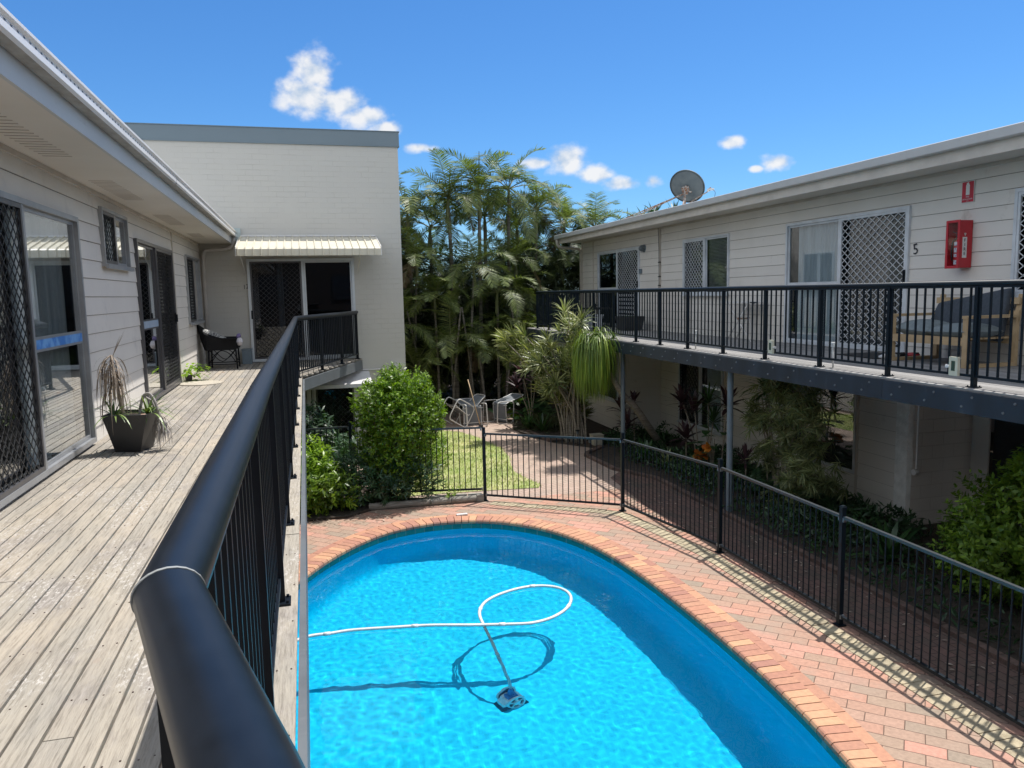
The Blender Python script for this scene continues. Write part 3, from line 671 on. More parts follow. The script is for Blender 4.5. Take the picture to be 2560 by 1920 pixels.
sliding(bl, 'window', PL, 9.16, 10.41, 3.97, 4.60, 9.78, -1, M['alu_m'], M['grille'], M['glass'], 'small high window with half mesh screen', None, [(9.85,10.3,0)], None, (.09,.095), ft=.035, sillproj=.03)
sliding(bl, 'sliding_door', PL, 10.87, 13.63, 2.24, 4.39, 12.2, 1, M['alu_d'], M['grille'], M['glass'], 'second sliding door with dark mesh screen on its right', (3.20,3.34,'blue2'), [(10.95,11.3,0)], (13.52,3.3), (.10,.105))
sliding(bl, 'window', PL, 15.2, 17.05, 3.14, 4.41, 16.1, -1, M['alu_m'], M['grille'], M['glass'], 'tall window beside the corner pipe', None, [(16.15,17,0)], None, (.10,.105), ft=.035, sillproj=.03)
mb = MB()                                             # soffit with vent slots cut as dark grooves
mb.box(-2.07, -1.42, -4, 17.4, 4.745, 4.76); mb.build('soffit', M['soffit'], bl)
M['slot'] = mk('vent_slot', (.40,.35,.30), rough=.9)
for (va, vb, n, k) in ((5.35,7.05,17,0),(8.3,9.9,16,1),(11.5,13.1,16,2),(14.7,15.6,9,3)):
    mb = MB()
    for i in range(n):
        y = va+(vb-va)*i/n; mb.box(-1.93, -1.72, y, y+.012, 4.7425, 4.7452)
    mb.build('soffit_vent', M['slot'], bl)
mb = MB(); mb.box(-1.42, -1.395, -4, 17.38, 4.73, 4.90); mb.build('fascia', M['fascia'], bl)
mb = MB()                                             # quad gutter with slotted front
y0, y1 = -4, 17.38
P2 = [(-1.39,4.975),(-1.39,4.872),(-1.315,4.872),(-1.300,4.89),(-1.300,4.925),(-1.314,4.935),(-1.314,4.955),(-1.292,4.967),(-1.292,4.985),(-1.306,4.985)]
for k, (a, b) in enumerate(zip(P2[:-1], P2[1:])):
    mb.add([(a[0],y0,a[1]),(b[0],y0,b[1]),(b[0],y1,b[1]),(a[0],y1,a[1])], [(0,3,2,1)], 1 if k in (1,) else 0)
mb.add([(x,y1,z) for x,z in P2], [tuple(range(len(P2)))], 0)
y = -3.5
while y < 17.2: mb.box(-1.3135, -1.3118, y, y+.022, 4.940, 4.950, 2); y += .09 if y > 3 else .09
for y in (9.4, 3.1): mb.box(-1.3915, -1.2985, y, y+.012, 4.870, 4.926, 1)
mb.build('gutter', [M['gutter'], M['gutter_dark'], M['alu_d']], bl)
mb = MB(); mb.add([(-1.40,-4,4.93),(-1.40,17.38,4.93),(-7,17.38,5.25),(-7,-4,5.25)], [(0,3,2,1)]); mb.add([(-7,-4,5.25),(-7,-4,-.2),(-7,17.4,-.2),(-7,17.4,5.25)],[(0,1,2,3)]); mb.add([(-7,-4,5.25),(-7,-4,-.2),(XL,-4,-.2),(XL,-4,4.75)],[(0,1,2,3)])
mb.build('roof', M['steel_roof'], bl)
mb = MB(); mb.tube([(-1.36,17.26,4.87),(-1.37,17.26,4.74),(-1.42,17.27,4.66),(-1.55,17.28,4.62),(-1.80,17.29,4.615),(-1.93,17.29,4.60),(-1.975,17.29,4.54),(-1.985,17.29,4.45),(-1.985,17.29,2.26)], .042, 12)
mb.build('downpipe', M['pipe'], bl, smooth=True)
mb = MB(); mb.box(-1.42,-1.22,17.34,17.385,4.78,5.06); mb.build('flashing', mk('pale_green_flashing',(.50,.58,.57),rough=.5), bl)

# ---- timber deck of the left block
def yfar(x): return 13.80 + max(0,(x+.09))*2.79
def ynear(x): return .95 - max(0,(x+.09))*3.6
dk = thing('timber_deck', 'weathered grey hardwood deck with open board gaps beside the white weatherboard wall', 'deck', (-1,8,LD))
mb = MB(); x = XL+.012; k = 0
while x < 1.22:
    w_ = .0875
    ya, yb = -3.5, 17.38
    if x+w_ > -.075: ya2, yb2 = yfar(x+w_*.5), 17.38
    segs = [(ya, yb)]
    if x+w_ > -.075: segs = [(yfar(x+w_), 17.38), (-3.5, ynear(x+w_))]
    for (sa, sb) in segs:
        p = sa
        first = rnd.uniform(.6, 4.5)
        while p < sb-.02:
            q = min(sb, p + (first if p == sa else rnd.choice([2.4,3.0,3.6,4.2,4.8]))); first = 3.6
            j = rnd.uniform(-.0012,.0012)
            mb.box(x+j, x+w_+j, p+.002, q-.002, LD-.024, LD+rnd.uniform(-.0015,.0015)); p = q
    x += .0985; k += 1
mb.build('deck_boards', M['deck'], dk)
mb = MB()
for y in np.arange(-3,17.4,.45):
    for xx in (0,): mb.box(XL, -.115, y, y+.045, LD-.17, LD-.026)
for xx in (-1.5,-.8): mb.box(xx, xx+.05, -3, 17.3, LD-.33, LD-.172)
mb.build('joists', M['deck_fascia'], dk)
mb = MB()
mb.box(-.092, -.062, .95, 13.78, LD-.245, LD-.028)
mb.bar((-.077,13.78,LD-.135), (1.17,17.33,LD-.135), .03, .20); mb.bar((-.077,.95,LD-.135), (.9,-2.55,LD-.135), .03, .20)
mb.build('edge_beam', M['deck_fascia'], dk)
mb = MB()                                             # screw heads in pairs at the joists
for y in np.arange(-1.2,16,.45):
    x = XL+.012
    while x < -.1:
        for dx in (.02,.07):
            if rnd.random() < .8: mb.lathe([(.0001,LD+.0022),(.0035,LD+.0022),(.0035,LD)], (x+dx+rnd.uniform(-.004,.004), y+.02+rnd.uniform(-.01,.01), 0), 6)
        x += .0985
mb.build('deck_screws', mk('rusty_screw', (.08,.05,.04), rough=.8), dk)

# ---- balustrades
def railing(root, path, H, z0, zrail_b, tube_r, post_ys, bal_step, mtop, mbal, sx=1.15, bal=.0085, foot=True, flange=None, botrail=True):
    """path: list of xy corner points; post positions as fractions given by list of xy"""
    mb = MB(); top = [(x,y,z0+H-tube_r) for x,y in path]
    mb.tube(top, tube_r, 20, 0, True, sx=sx)
    for (x,y,_) in top[1:-1]: pass
    tr = mb.build('top_rail', mtop, root, smooth=True)
    if botrail:
        mb = MB()
        for a, b in zip(path[:-1], path[1:]):
            mb.bar((*a, zrail_b), (*b, zrail_b), .036, .026); mb.bar((*a, z0+H-tube_r*2-.008), (*b, z0+H-tube_r*2-.008), .036, .02)
        mb.build('bottom_rail', mbal, root)
    # post prototype at the origin point of the root
    posts = []
    for (x, y, ang) in post_ys:
        mb = MB(); c, s_ = math.cos(ang), math.sin(ang)
        mb.obox((x,y,(z0+z0+H-tube_r*2)/2), (c*.019,s_*.019,0), (-s_*.025,c*.025,0), (0,0,(H-tube_r*2)/2))
        mb.obox((x,y,z0+.005), (c*.05,s_*.05,0), (-s_*.05,c*.05,0), (0,0,.005))
        for i in (-1,1):
            for j in (-1,1): mb.lathe([(.0001,.022),(.007,.022),(.007,.009)], (x+i*.036*c-j*.036*s_, y+i*.036*s_+j*.036*c, z0), 6)
        posts.append(mb.build('post', mbal, root))
    # balusters, nearest first
    pts = []
    for a, b in zip(path[:-1], path[1:]):
        a, b = Vector((*a,0)), Vector((*b,0)); L = (b-a).length; n = max(1, round(L/bal_step))
        for i in range(n):
            p = a.lerp(b, (i+.5)/n)
            if all((p.x-q[0])**2+(p.y-q[1])**2 > .028**2 for q in post_ys): pts.append((p.x, p.y, math.atan2(b.y-a.y,b.x-a.x)))
    pts.sort(key=lambda p: p[0]**2+p[1]**2 if p[1] > .3 else 999)
    zt = z0+H-tube_r*2-.01
    def balus(mb, x, y, a):
        c, s_ = math.cos(a), math.sin(a); mb.obox((x,y,(zrail_b+zt)/2), (c*bal,s_*bal,0), (-s_*bal,c*bal,0), (0,0,(zt-zrail_b)/2))
    for p in pts[:98]:
        mb = MB(); balus(mb, *p); mb.build('baluster', mbal, root)
    if len(pts) > 98:
        mb = MB()
        for p in pts[98:]: balus(mb, *p)
        tag(mb.build('distant_balusters', mbal, root), kind='stuff')
    return tr
rl = thing('balustrade', 'black tubular handrail with thin upright bars on the outer edge of the near timber deck', 'railing', (-.16,7,LD))
pathL = [(.62,-2.1),(-.062,.575),(-.178,.985),(-.185,3.2),(-.17,7.5),(-.158,13.72),(1.10,17.33)]
pa = [(-.172,.96,0)] + [(-.18+.002*i, y, PI/2) for i, y in enumerate((2.40,3.55,4.82,6.08,7.35,8.62,9.88,11.15,12.42))] + [(-.158,13.72,PI/2),(.27,14.98,1.23),(.69,16.17,1.23),(1.08,17.28,1.23),(.2,-.45,1.83),(.5,-1.6,1.83)]
railing(rl, pathL, 1.065, LD, LD+.11, .0345, pa, .105, M['rail_top'], M['black'], sx=1.22)
mb = MB()
ct = Vector((-.178,.985,LD+1.0305))
mb.tube([ct+Vector((.0008,-.003,0)), ct+Vector((-.0008,.003,0))], [.0354,.0354], 24, sx=1.22)
mb.build('weld_ring', mk('worn_weld',(.30,.31,.30),rough=.5), rl)

# ================================================================== END BUILDING
YE = 17.40; XE = 2.15
PE = lambda d, a, z: (a, YE - d, z)
eb = thing('end_building', 'tall off white bagged brick building end wall under a slate blue parapet cap, unit 12', 'building', (0,YE,0))
def wallgrid(mb, x0, x1, z0, z1, holes, F, m=0):
    xs = sorted({x0,x1,*[h for a in holes for h in a[:2]]}); zs = sorted({z0,z1,*[h for a in holes for h in a[2:]]})
    for a, b in zip(xs[:-1], xs[1:]):
        for c, d in zip(zs[:-1], zs[1:]):
            xm, zm = (a+b)/2, (c+d)/2
            if any(h[0] < xm < h[1] and h[2] < zm < h[3] for h in holes): continue
            mb.add([F(a,c),F(b,c),F(b,d),F(a,d)], [(0,1,2,3)], m)
HE = [(-1.14,1.09,2.23,4.42),(-.05,1.03,-.02,1.66)]
mb = MB(); wallgrid(mb, -7, XE, -.3, 6.84, HE, lambda a, z: (a,YE,z)); mb.build('front_wall', M['endwall'], eb)
mb = MB(); wallgrid(mb, YE, 34, -.3, 6.84, [(19.5,20.9,3.5,4.6),(22,24.2,2.4,4.5)], lambda a, z: (XE,a,z)); mb.build('side_wall', M['endwall_e'], eb)
mb = MB(); mb.box(-7.05, XE+.03, YE-.03, YE+.10, 6.82, 7.13); mb.box(-7.05, XE+.034, YE-.034, YE+.10, 6.815, 6.845, 0)
mb.box(XE-.08, XE+.03, YE+.102, 34, 6.82, 7.13); mb.box(-7.06, XE+.045, YE-.045, YE+.13, 7.131, 7.145)
mb.add([(-7,YE+.1,6.9),(XE-.08,YE+.1,6.9),(XE-.08,34,6.9),(-7,34,6.9)],[(0,1,2,3)])
for x in np.arange(-6.5,2,1.17): mb.lathe([(.0001,0),(.008,0),(.008,.004)], (x,YE-.036,6.832), 6, M=Matrix.Rotation(PI/2,3,'X'))
mb.build('parapet_cap', M['cap'], eb)
sliding(eb, 'sliding_door', PE, -1.14, 1.09, 2.23, 4.42, .0, -1, M['alu'], M['grille'], M['glass_d'], 'upper sliding door with dark mesh screen under the cream awning', None, [(-.55,-.42,0)], (-1.085,3.24), (.105,.105), ft=.055, axis='x', room=1.5)
sliding(eb, 'sliding_door', PE, -.05, 1.03, -.02, 1.66, -.02, 1, M['alu_w'], M['grille'], M['glass_d'], 'ground floor door with dark mesh screen', None, None, (.99,.72), (.105,.105), ft=.05, axis='x', room=1.5) if False else None
fr = sliding(eb, 'screen_door', PE, -.05, 1.03, -.02, 1.66, .12, 1, M['alu_w'], M['grille'], M['glass_d'], 'ground floor door with dark mesh screen and white frame', None, None, (1.0,.75), (.105,.105), ft=.06, axis='x', room=1.5)
PS = lambda d, a, z: (XE + d, a, z)
sliding(eb, 'window', PS, 19.5, 20.9, 3.5, 4.6, 20.2, 1, M['alu'], M['grille'], M['glass_d'], None, None, None, None, (.12,.12), ft=.04, sillproj=.03)
sliding(eb, 'side_door', PS, 22, 24.2, 2.4, 4.5, 23.1, 1, M['alu'], M['grille'], M['glass_d'], None, None, None, None, (.12,.12), ft=.04)
def text(parent, body, size, loc, rot, mat_, name='number', depth=.0015, align='LEFT'):
    cu = bpy.data.curves.new(name, 'FONT'); cu.body = body; cu.size = size; cu.extrude = depth; cu.align_x = align; cu.resolution_u = 2
    o = bpy.data.objects.new(name+'_tmp', cu); COL.objects.link(o)
    dg = bpy.context.evaluated_depsgraph_get(); me = bpy.data.meshes.new_from_object(o.evaluated_get(dg)); bpy.data.objects.remove(o)
    q = bpy.data.objects.new(name, me); me.materials.clear(); me.materials.append(mat_); COL.objects.link(q)
    if parent is not None: q.parent = parent
    org = Vector((parent.get('_org') if parent is not None else (0,0,0))[:]); q.location = Vector(loc)-org; q.rotation_euler = rot; q['_org'] = list(loc); return q
text(eb, '1', .13, (-1.245,YE-.004,3.79), (PI/2,0,0), M['ink']); text(eb, '2', .13, (-1.185,YE-.004,3.80), (PI/2,0,0), M['ink'])
text(eb, '1', .085, (1.145,YE-.004,1.14), (PI/2,0,0), M['ink']); text(eb, '2', .085, (1.20,YE-.004,1.14), (PI/2,0,0), M['ink'])
# awning of ribbed steel
mb = MB(); aw0, aw1 = -1.25, 1.585; n = 19; zf, yf = 4.57, 16.22
prof = [(YE-.01,4.885,4.885),(yf+.03,4.585,4.62),(yf-.005,4.56,4.59),(yf-.012,4.425,4.455)]
pw = (aw1-aw0)/n
for i in range(n):
    xa = aw0+i*pw; pro = [(xa,0),(xa+pw*.10,0),(xa+pw*.13,.034),(xa+pw*.25,.034),(xa+pw*.28,0),(xa+pw,0)]
    for (p,dp),(q,dq) in zip(pro[:-1], pro[1:]):
        for k in range(3):
            (ya,za,_),(yb,zb,_) = prof[k], prof[k+1]
            f = lambda d, k=k: (0,d) if k == 0 else (-d,0)
            top = k == 0
            def pt(x, y, z, d, kk): return (x, y-(d if kk >= 1 else 0), z+(d if kk == 0 else (d*.6 if kk == 1 else 0)))
            # one material for the shaded upper slope colour of ribs too: same paint
            mb.add([pt(p,ya,za,dp,0 if k==0 else k),pt(p,yb,zb,dp,k+1 if k else 1),pt(q,yb,zb,dq,k+1 if k else 1),pt(q,ya,za,dq,0 if k==0 else k)], [(0,1,2,3)], 0)
for x in (aw0-.012, aw1): mb.add([(x,YE-.01,4.90),(x,yf,4.60),(x,yf-.02,4.42),(x,yf+.03,4.42),(x,YE-.01,4.83),(x+.012,YE-.01,4.90),(x+.012,yf,4.60),(x+.012,yf-.02,4.42),(x+.012,yf+.03,4.42),(x+.012,YE-.01,4.83)],[(0,1,2,3,4),(9,8,7,6,5),(0,5,6,1),(1,6,7,2),(2,7,8,3),(3,8,9,4),(4,9,5,0)],1)
mb.box(aw0, aw1, YE-.05, YE-.002, 4.885, 4.915, 1)
a_ = mb.build('awning', [M['awn'], M['gutter']], eb)
for x in (aw0+.06, aw1-.42):
    mb = MB(); mb.bar((x,yf+.08,4.50),(x+.02,YE-.02,4.11),.016,.016); mb.bar((x,yf+.06,4.47),(x,YE-.02,4.74),.014,.014); mb.build('awning_bracket', M['gutter'], a_)
mb = MB(); mb.add([(-.2,YE-.01,1.93),(-.2,16.55,1.735),(1.32,16.55,1.735),(1.32,YE-.01,1.93),(-.2,YE-.01,1.90),(-.2,16.55,1.70),(1.32,16.55,1.70),(1.32,YE-.01,1.90)],[(0,1,2,3),(7,6,5,4),(1,5,6,2),(2,6,7,3),(0,4,5,1)])
mb.box(-.2,1.32,16.525,16.549,1.665,1.74); mb.build('lower_awning', M['gutter'], eb)
mb = MB(); mb.tube([(1.15,YE-.02,1.99),(1.2,YE-.03,1.955),(1.95,YE-.03,1.95)], .014, 8); mb.box(1.90,2.02,YE-.10,YE-.002,1.90,2.02,0); mb.lathe([(.0001,0),(.03,0),(.045,.05),(.05,.09)],(1.97,YE-.10,1.96),10,M=Matrix.Rotation(R(60),3,'X')); mb.build('conduit_and_lamp', M['gutter'], eb)

# ================================================================== RIGHT BUILDING
PR = lambda d, a, z: (XR - d, a, z)
rb = thing('long_unit_block', 'long two storey beige weatherboard block with raised walkway, unit 5 door facing the pool', 'building', (XR,12,0))
HR = [(18.87,21.84,2.58,4.73),(14.43,16.43,3.45,4.72),(9.47,12.45,2.58,4.73),(4.6,7.75,3.42,4.74)]
mb = MB(); boards(mb, XR, -1, -1, 23.24, 2.5, 5.13, .1875, HR); mb.build('wall', [M['board_r'],M['joint']], rb)
mb = MB(); boards(mb, XR, -1, 9.32, 17.63, -.2, 2.45, .2145, [(14.6,16.6,.45,2.1),(10.48,12.5,.53,2.1)]); mb.build('lower_wall', [M['board_r'],M['joint']], rb)
mb = MB(); boards(mb, 7.58, -1, 17.64, 26, -.2, 2.45, .2145, [(17.95,20.8,.75,2.1)])
mb.add([(7.58,17.63,-.2),(XR,17.63,-.2),(XR,17.63,2.45),(7.58,17.63,2.45)],[(0,1,2,3)])
k = 0
while k < 12:
    z = 2.45-k*.2145; mb.box(7.58,XR-.012,17.618,17.629,z-.2145,z-.2145+.012); k += 1
mb.box(7.56,7.60,17.60,17.88,-.2,2.45)
mb.build('lower_wall_step', [M['board_r'],M['joint']], rb)
mb = MB(); wallgrid(mb, XR+.02, 9.7, -.2, 2.45, [], lambda a, z: (a,9.30,z)); mb.build('recess_wall', M['block'], rb)
mb = MB(); mb.add([(9.68,9.3,-.2),(9.68,9.0,-.2),(9.68,9.0,2.45),(9.68,9.3,2.45)],[(0,1,2,3)]); mb.add([(9.68,8.4,-.2),(9.68,0,-.2),(9.68,0,2.45),(9.68,8.4,2.45)],[(0,1,2,3)])
mb.box(9.66,9.69,8.98,9.06,0,2.4,0); mb.build('recess_back_wall', M['board_r'], rb)
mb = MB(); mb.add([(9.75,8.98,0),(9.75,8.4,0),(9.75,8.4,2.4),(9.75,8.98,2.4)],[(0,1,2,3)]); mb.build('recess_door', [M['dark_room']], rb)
mb = MB()                                             # rough rendered white pier
nz = 26
vs = []
for k in range(nz+1):
    z = -.2+2.65*k/nz
    for (x,y) in ((XR-.05,9.56),(XR-.05,9.32),(XR+.03,9.30),(XR+.03,9.56)):
        vs.append((x+.006*noise.noise(Vector((x*9,y*9,z*4))), y+.016*noise.noise(Vector((x*7,y*30,z*6))), z))
mb.add(vs, [(k*4+j,k*4+(j+1)%4,(k+1)*4+(j+1)%4,(k+1)*4+j) for k in range(nz) for j in range(4)]); mb.build('rendered_pier', M['conc'], rb)
mb = MB(); mb.tube([(XR+.03,9.22,2.45),(XR+.03,9.22,.86)], .014, 8); mb.lathe([(.0001,-.03),(.045,-.03),(.05,0),(.045,.04),(.0001,.04)],(XR+.0,9.21,.84),12,M=Matrix.Rotation(PI/2,3,'Y')); mb.build('tap_pipe', M['gutter'], rb, smooth=False)
mb = MB()
for y in (22.22, 17.62): mb.box(XR-.022, XR, y, y+.045, 2.6, 5.11)
mb.box(XR-.03, XR+.03, 23.17, 23.26, 2.5, 5.11); mb.box(XR-.025, XR, -1, 23.2, 5.075, 5.115)
mb.box(XR-.02, XR, 10.42, 10.47, -.1, 2.4); mb.box(XR-.02, XR, 16.60, 16.65, -.1, 2.4); mb.box(XR-.022, XR, 14.5,14.56,-.1,2.4)
mb.build('cover_strip', M['trim'], rb)
mb = MB(); mb.tube([(XR-.04,17.64,5.1),(XR-.036,17.66,4.8),(XR-.04,17.63,4.2),(XR-.036,17.65,3.2),(XR-.036,17.65,2.7)], .009, 6, 0)
mb.tube([(XR-.045,17.71,5.1),(XR-.04,17.68,4.6),(XR-.04,17.67,3.9),(XR-.04,17.68,2.7)], .007, 6, 1)
for z in (4.25,3.9,3.68): mb.box(XR-.055,XR-.02,17.61,17.70,z,z+.03,1)
mb.build('cables', [M['trim'], M['ink']], rb)
D1 = sliding(rb, 'sliding_door', PR, 18.87, 21.84, 2.58, 4.73, 20.39, -1, M['alu_w'], M['grille_w'], M['glass_d'], 'far sliding door with white mesh screen', (3.62,3.68), None, (18.93,3.75), (.16,.115), wire=.0045)
sliding(rb, 'window', PR, 14.43, 16.43, 3.45, 4.72, 15.43, 1, M['alu_w'], M['grille_w'], M['glass'], 'window with white mesh screen and slatted blind', None, None, None, (.13,.115), ft=.035, blind=(14.48,15.4), sillproj=.03, wire=.0045)
sliding(rb, 'sliding_door', PR, 9.47, 12.45, 2.58, 4.73, 11.0, -1, M['alu_w'], M['grille_w'], M['glass'], 'unit 5 sliding door with white mesh screen', (3.60,3.67), [(11.1,12.3,1)], (9.52,3.72), (.15,.118), wire=.0045)
sliding(rb, 'window', PR, 4.6, 7.75, 3.42, 4.74, 6.2, 1, M['alu_w'], M['grille_w'], M['glass_d'], 'window at the right picture edge with white mesh screen', None, None, None, (.15,.118), sillproj=.04, wire=.0045)
sliding(rb, 'window', PR, 14.6, 16.6, .45, 2.1, 15.62, 1, M['alu_w'], M['grille'], M['glass'], 'lower window behind the purple leaved plants', None, [(14.7,15.5,1)], None, (.15,.15), sillproj=.03)
mb = MB(); frame(mb, PR, 10.48, 12.5, .53, 2.1, .04, -.02, .03); w0 = mb.build('window', M['alu_w'], rb); w0['label'] = 'lower picture window beside the variegated plant'
mb = MB(); pbox(mb, PR, -.006, .0, 10.52, 12.46, .57, 2.06); mb.build('glass_leaf', M['glass'], w0)
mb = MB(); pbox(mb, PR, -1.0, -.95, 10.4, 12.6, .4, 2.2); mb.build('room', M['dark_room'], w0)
sliding(rb, 'window', lambda d, a, z: (7.58-d, a, z), 17.95, 20.8, .75, 2.1, 19.4, 1, M['alu_w'], M['grille'], M['glass'], 'louvred lower window behind the weeping plant', None, None, None, (.15,.15), blind=(18.0,20.75))
# eave
mb = MB(); mb.box(7.80, XR-.026, -1, 23.26, 5.12, 5.135)
mb.build('soffit', M['soffit'], rb)
mb = MB(); mb.box(7.78, 7.80, -1, 23.28, 5.07, 5.24); mb.box(7.80, XR+.4, 23.262, 23.285, 5.11, 5.24); mb.build('fascia', M['trim'], rb)
mb = MB(); P2 = [(7.775,5.33),(7.775,5.212),(7.70,5.212),(7.685,5.225),(7.685,5.33),(7.70,5.34)]
for a, b in zip(P2[:-1], P2[1:]): mb.add([(a[0],-1,a[1]),(b[0],-1,b[1]),(b[0],23.36,b[1]),(a[0],23.36,a[1])], [(0,1,2,3)])
mb.add([(x,23.36,z) for x,z in P2], [tuple(range(6))])
for y in (8.62, 16.0): mb.box(7.683,7.776,y,y+.01,5.211,5.332)
mb.build('gutter', M['gutter_r'], rb)
mb = MB(); mb.add([(7.76,-1,5.30),(7.76,23.3,5.30),(16,23.3,5.72),(16,-1,5.72)],[(0,1,2,3)])
for y in np.arange(-1,23.3,.76): mb.bar((7.8,y,5.315),(16,y,5.735),.03,.03)
mb.build('roof', M['steel_roof'], rb)
mb = MB(); mb.add([(16,-1,-.2),(16,23.24,-.2),(16,23.24,5.6),(16,-1,5.6)],[(0,1,2,3)]); mb.add([(XR,23.25,-.2),(16,23.25,-.2),(16,23.25,5.6),(XR,23.25,5.15)],[(0,1,2,3)]); mb.build('far_walls', M['board_r'], rb)
mb = MB(); mb.tube([(7.73,23.2,5.21),(7.73,23.2,5.08),(7.78,23.2,5.0),(7.9,23.21,4.96),(8.45,23.26,4.92),(8.53,23.29,4.88),(8.555,23.3,4.8),(8.555,23.3,2.7)], .045, 12); mb.build('downpipe', M['trim'], rb, smooth=True)
mb = MB(); cc = (XR-.06,18.60,4.66)
mb.lathe([(.10,0),(.105,.02),(.09,.03)],(XR-.002,18.60,4.66),16,0,Matrix.Rotation(-PI/2,3,'Y')); mb.lathe([(.088,.03),(.085,.08),(.06,.13),(.0001,.145)],(XR-.002,18.60,4.66),16,1,Matrix.Rotation(-PI/2,3,'Y'))
for k in range(3): mb.bar((XR-.15,18.53+k*.07,4.66),(XR-.03,18.50+k*.1,4.60+.12*(k%2)),.008,.008,0)
mb.build('wall_lamp', [M['steelpost'], M['dish']], rb, smooth=True)
text(rb, '5', .22, (XR-.016,9.40,4.02), (PI/2,R(-8),-PI/2), M['ink'], depth=.001)
mb = MB(); mb.box(XR-.05,XR-.012,18.72,18.84,4.02,4.14); mb.build('door_box', M['steelpost'], rb)

# walkway deck
wk = thing('raised_walkway', 'grey timber walkway with a dark navy steel edge beam along the right block', 'walkway', (7.4,12,RD))
mb = MB(); x = 6.215
while x < XR-.08:
    p = -1.5
    while p < 21.5:
        q = min(21.5, p+rnd.choice([2.4,3.0,3.6,4.8])); mb.box(x, x+.088, p+.002, q-.002, RD-.022, RD+rnd.uniform(-.001,.001)); p = q
    x += .0945
mb.build('deck_boards', M['deck_r'], wk)
mb = MB(); mb.box(6.195,6.222,-1.5,21.5,RD-.245,RD-.0245); mb.box(6.222,XR,21.46,21.49,RD-.245,RD-.0245)
mb.box(6.193,6.1945,7.18,7.19,RD-.24,RD-.03); mb.build('edge_beam', M['fascia_navy'], wk)
mb = MB(); y = .8
while y < 21:
    for (dy, z) in ((0,RD-.075),(.12,RD-.175)): mb.lathe([(.0001,.010),(.011,.010),(.013,0)],(6.195,y+dy,z),8,M=Matrix.Rotation(-PI/2,3,'Y'))
    y += .47
mb.build('beam_bolts', M['bolt'], wk)
mb = MB(); mb.box(6.25,XR,-1.5,21.4,RD-.05,RD-.03)
for y in np.arange(-1.2,21.3,.6): mb.box(6.24,XR-.02,y,y+.05,RD-.2,RD-.052)
mb.build('joists', M['deck_fascia'], wk)
for (x,y) in ((6.40,18.35),(6.42,15.0),(6.43,10.75),(6.43,5.42),(6.4,1.2)):
    mb = MB(); mb.lathe([(.0001,-.1),(.048,-.1),(.048,RD-.052)],(x,y,0),14); mb.box(x-.08,x+.08,y-.08,y+.08,RD-.0638,RD-.0525); mb.build('post', M['steelpost'], wk, smooth=False)
rr = thing('balustrade', 'navy black tubular handrail with thin upright bars along the raised walkway on the right', 'railing', (6.36,12,RD))
py = [4.95,6.11,7.28,8.48,9.70,10.85,12.02,13.09,14.17,15.33,16.48,17.6,18.71,19.86,20.9]
railing(rr, [(6.35,-1.2),(6.35,20.92),(8.5,20.98)], 1.05, RD, RD+.115, .026, [(6.35,y,PI/2) for y in [1.4,2.6,3.78]+py]+[(7.4,20.95,0),(8.47,20.98,0)], .1165, M['black_r'], M['black_r'], sx=1.3)

# ================================================================== POOL FENCE
fc = thing('pool_fence', 'black picket pool fence with square capped posts curving along the right side of the pool', 'fence', (4.88,11.43,0))
posts = [(2.88,12.80,-.01),(4.88,11.43,0),(5.33,9.14,0),(5.35,6.70,0),(5.35,4.25,0),(5.35,1.8,0),(5.35,-.6,0)]
def fpost(root, x, y, z, h=1.30):
    mb = MB(); mb.box(x-.025,x+.025,y-.025,y+.025,z,z+h-.014); mb.box(x-.029,x+.029,y-.029,y+.029,z+h-.014,z+h-.004); mb.obox((x,y,z+h),(.02,0,0),(0,.02,0),(0,0,.006))
    mb.box(x-.05,x+.05,y-.05,y+.05,z,z+.008)
    mb.build('post', M['black_r'], root)
def fpanel(root, a, b, z, picks, h=1.2):
    a, b = Vector((*a,0)), Vector((*b,0)); t = (b-a).normalized(); a2, b2 = a+t*.03, b-t*.03
    mb = MB()
    mb.bar((a2.x,a2.y,z+h-.015),(b2.x,b2.y,z+h-.015),.036,.03); mb.build('top_rail', M['gloss'], root)
    mb = MB(); mb.bar((a2.x,a2.y,z+.10),(b2.x,b2.y,z+.10),.034,.03); mb.build('bottom_rail', M['black_r'], root)
    for p in (a2,b2):
        for zz in (z+h-.04, z+.10): mb = MB(); mb.obox((p.x,p.y,zz),t*.012,Vector((-t.y,t.x,0))*.022,(0,0,.022)); mb.build('bracket', M['bolt'], root)
    L = (b2-a2).length; n = round(L/.098)
    for i in range(1, n):
        p = a2.lerp(b2, i/n); picks.append((p.x,p.y,z))
picks = []
for p in posts: fpost(fc, *p)
fpanel(fc, posts[0][:2], posts[1][:2], .0, picks)
for i in range(1, 6): fpanel(fc, posts[i][:2], posts[i+1][:2], 0, picks)
lf = thing('pool_fence', 'short black picket fence panel standing on the raised log edging left of the gate post', 'fence', (2.3,12.95,0))
lp = []; fpanel(lf, (1.2,13.18), (2.87,12.83), .10, lp)
lf2 = thing('pool_fence', 'black picket fence in front of the ground floor screen door, half hidden by shrubs', 'fence', (.6,14.4,0))
fpost(lf2, .70, 14.4, 0, 1.28); fpost(lf2, -.35, 14.4, 0, 1.28); l2 = []
fpanel(lf2, (-.35,14.4), (.70,14.4), 0, l2); fpanel(lf2, (.70,14.4), (1.9,14.4), 0, l2)
def pick(mb, x, y, z): mb.tube([(x,y,z+.10),(x,y,z+1.185)], .0082, 8, cap=False)
mb = MB(); pick(mb, 0,0,0); proto = mb.build('picket', M['black_r'], None); COL.objects.unlink(proto)
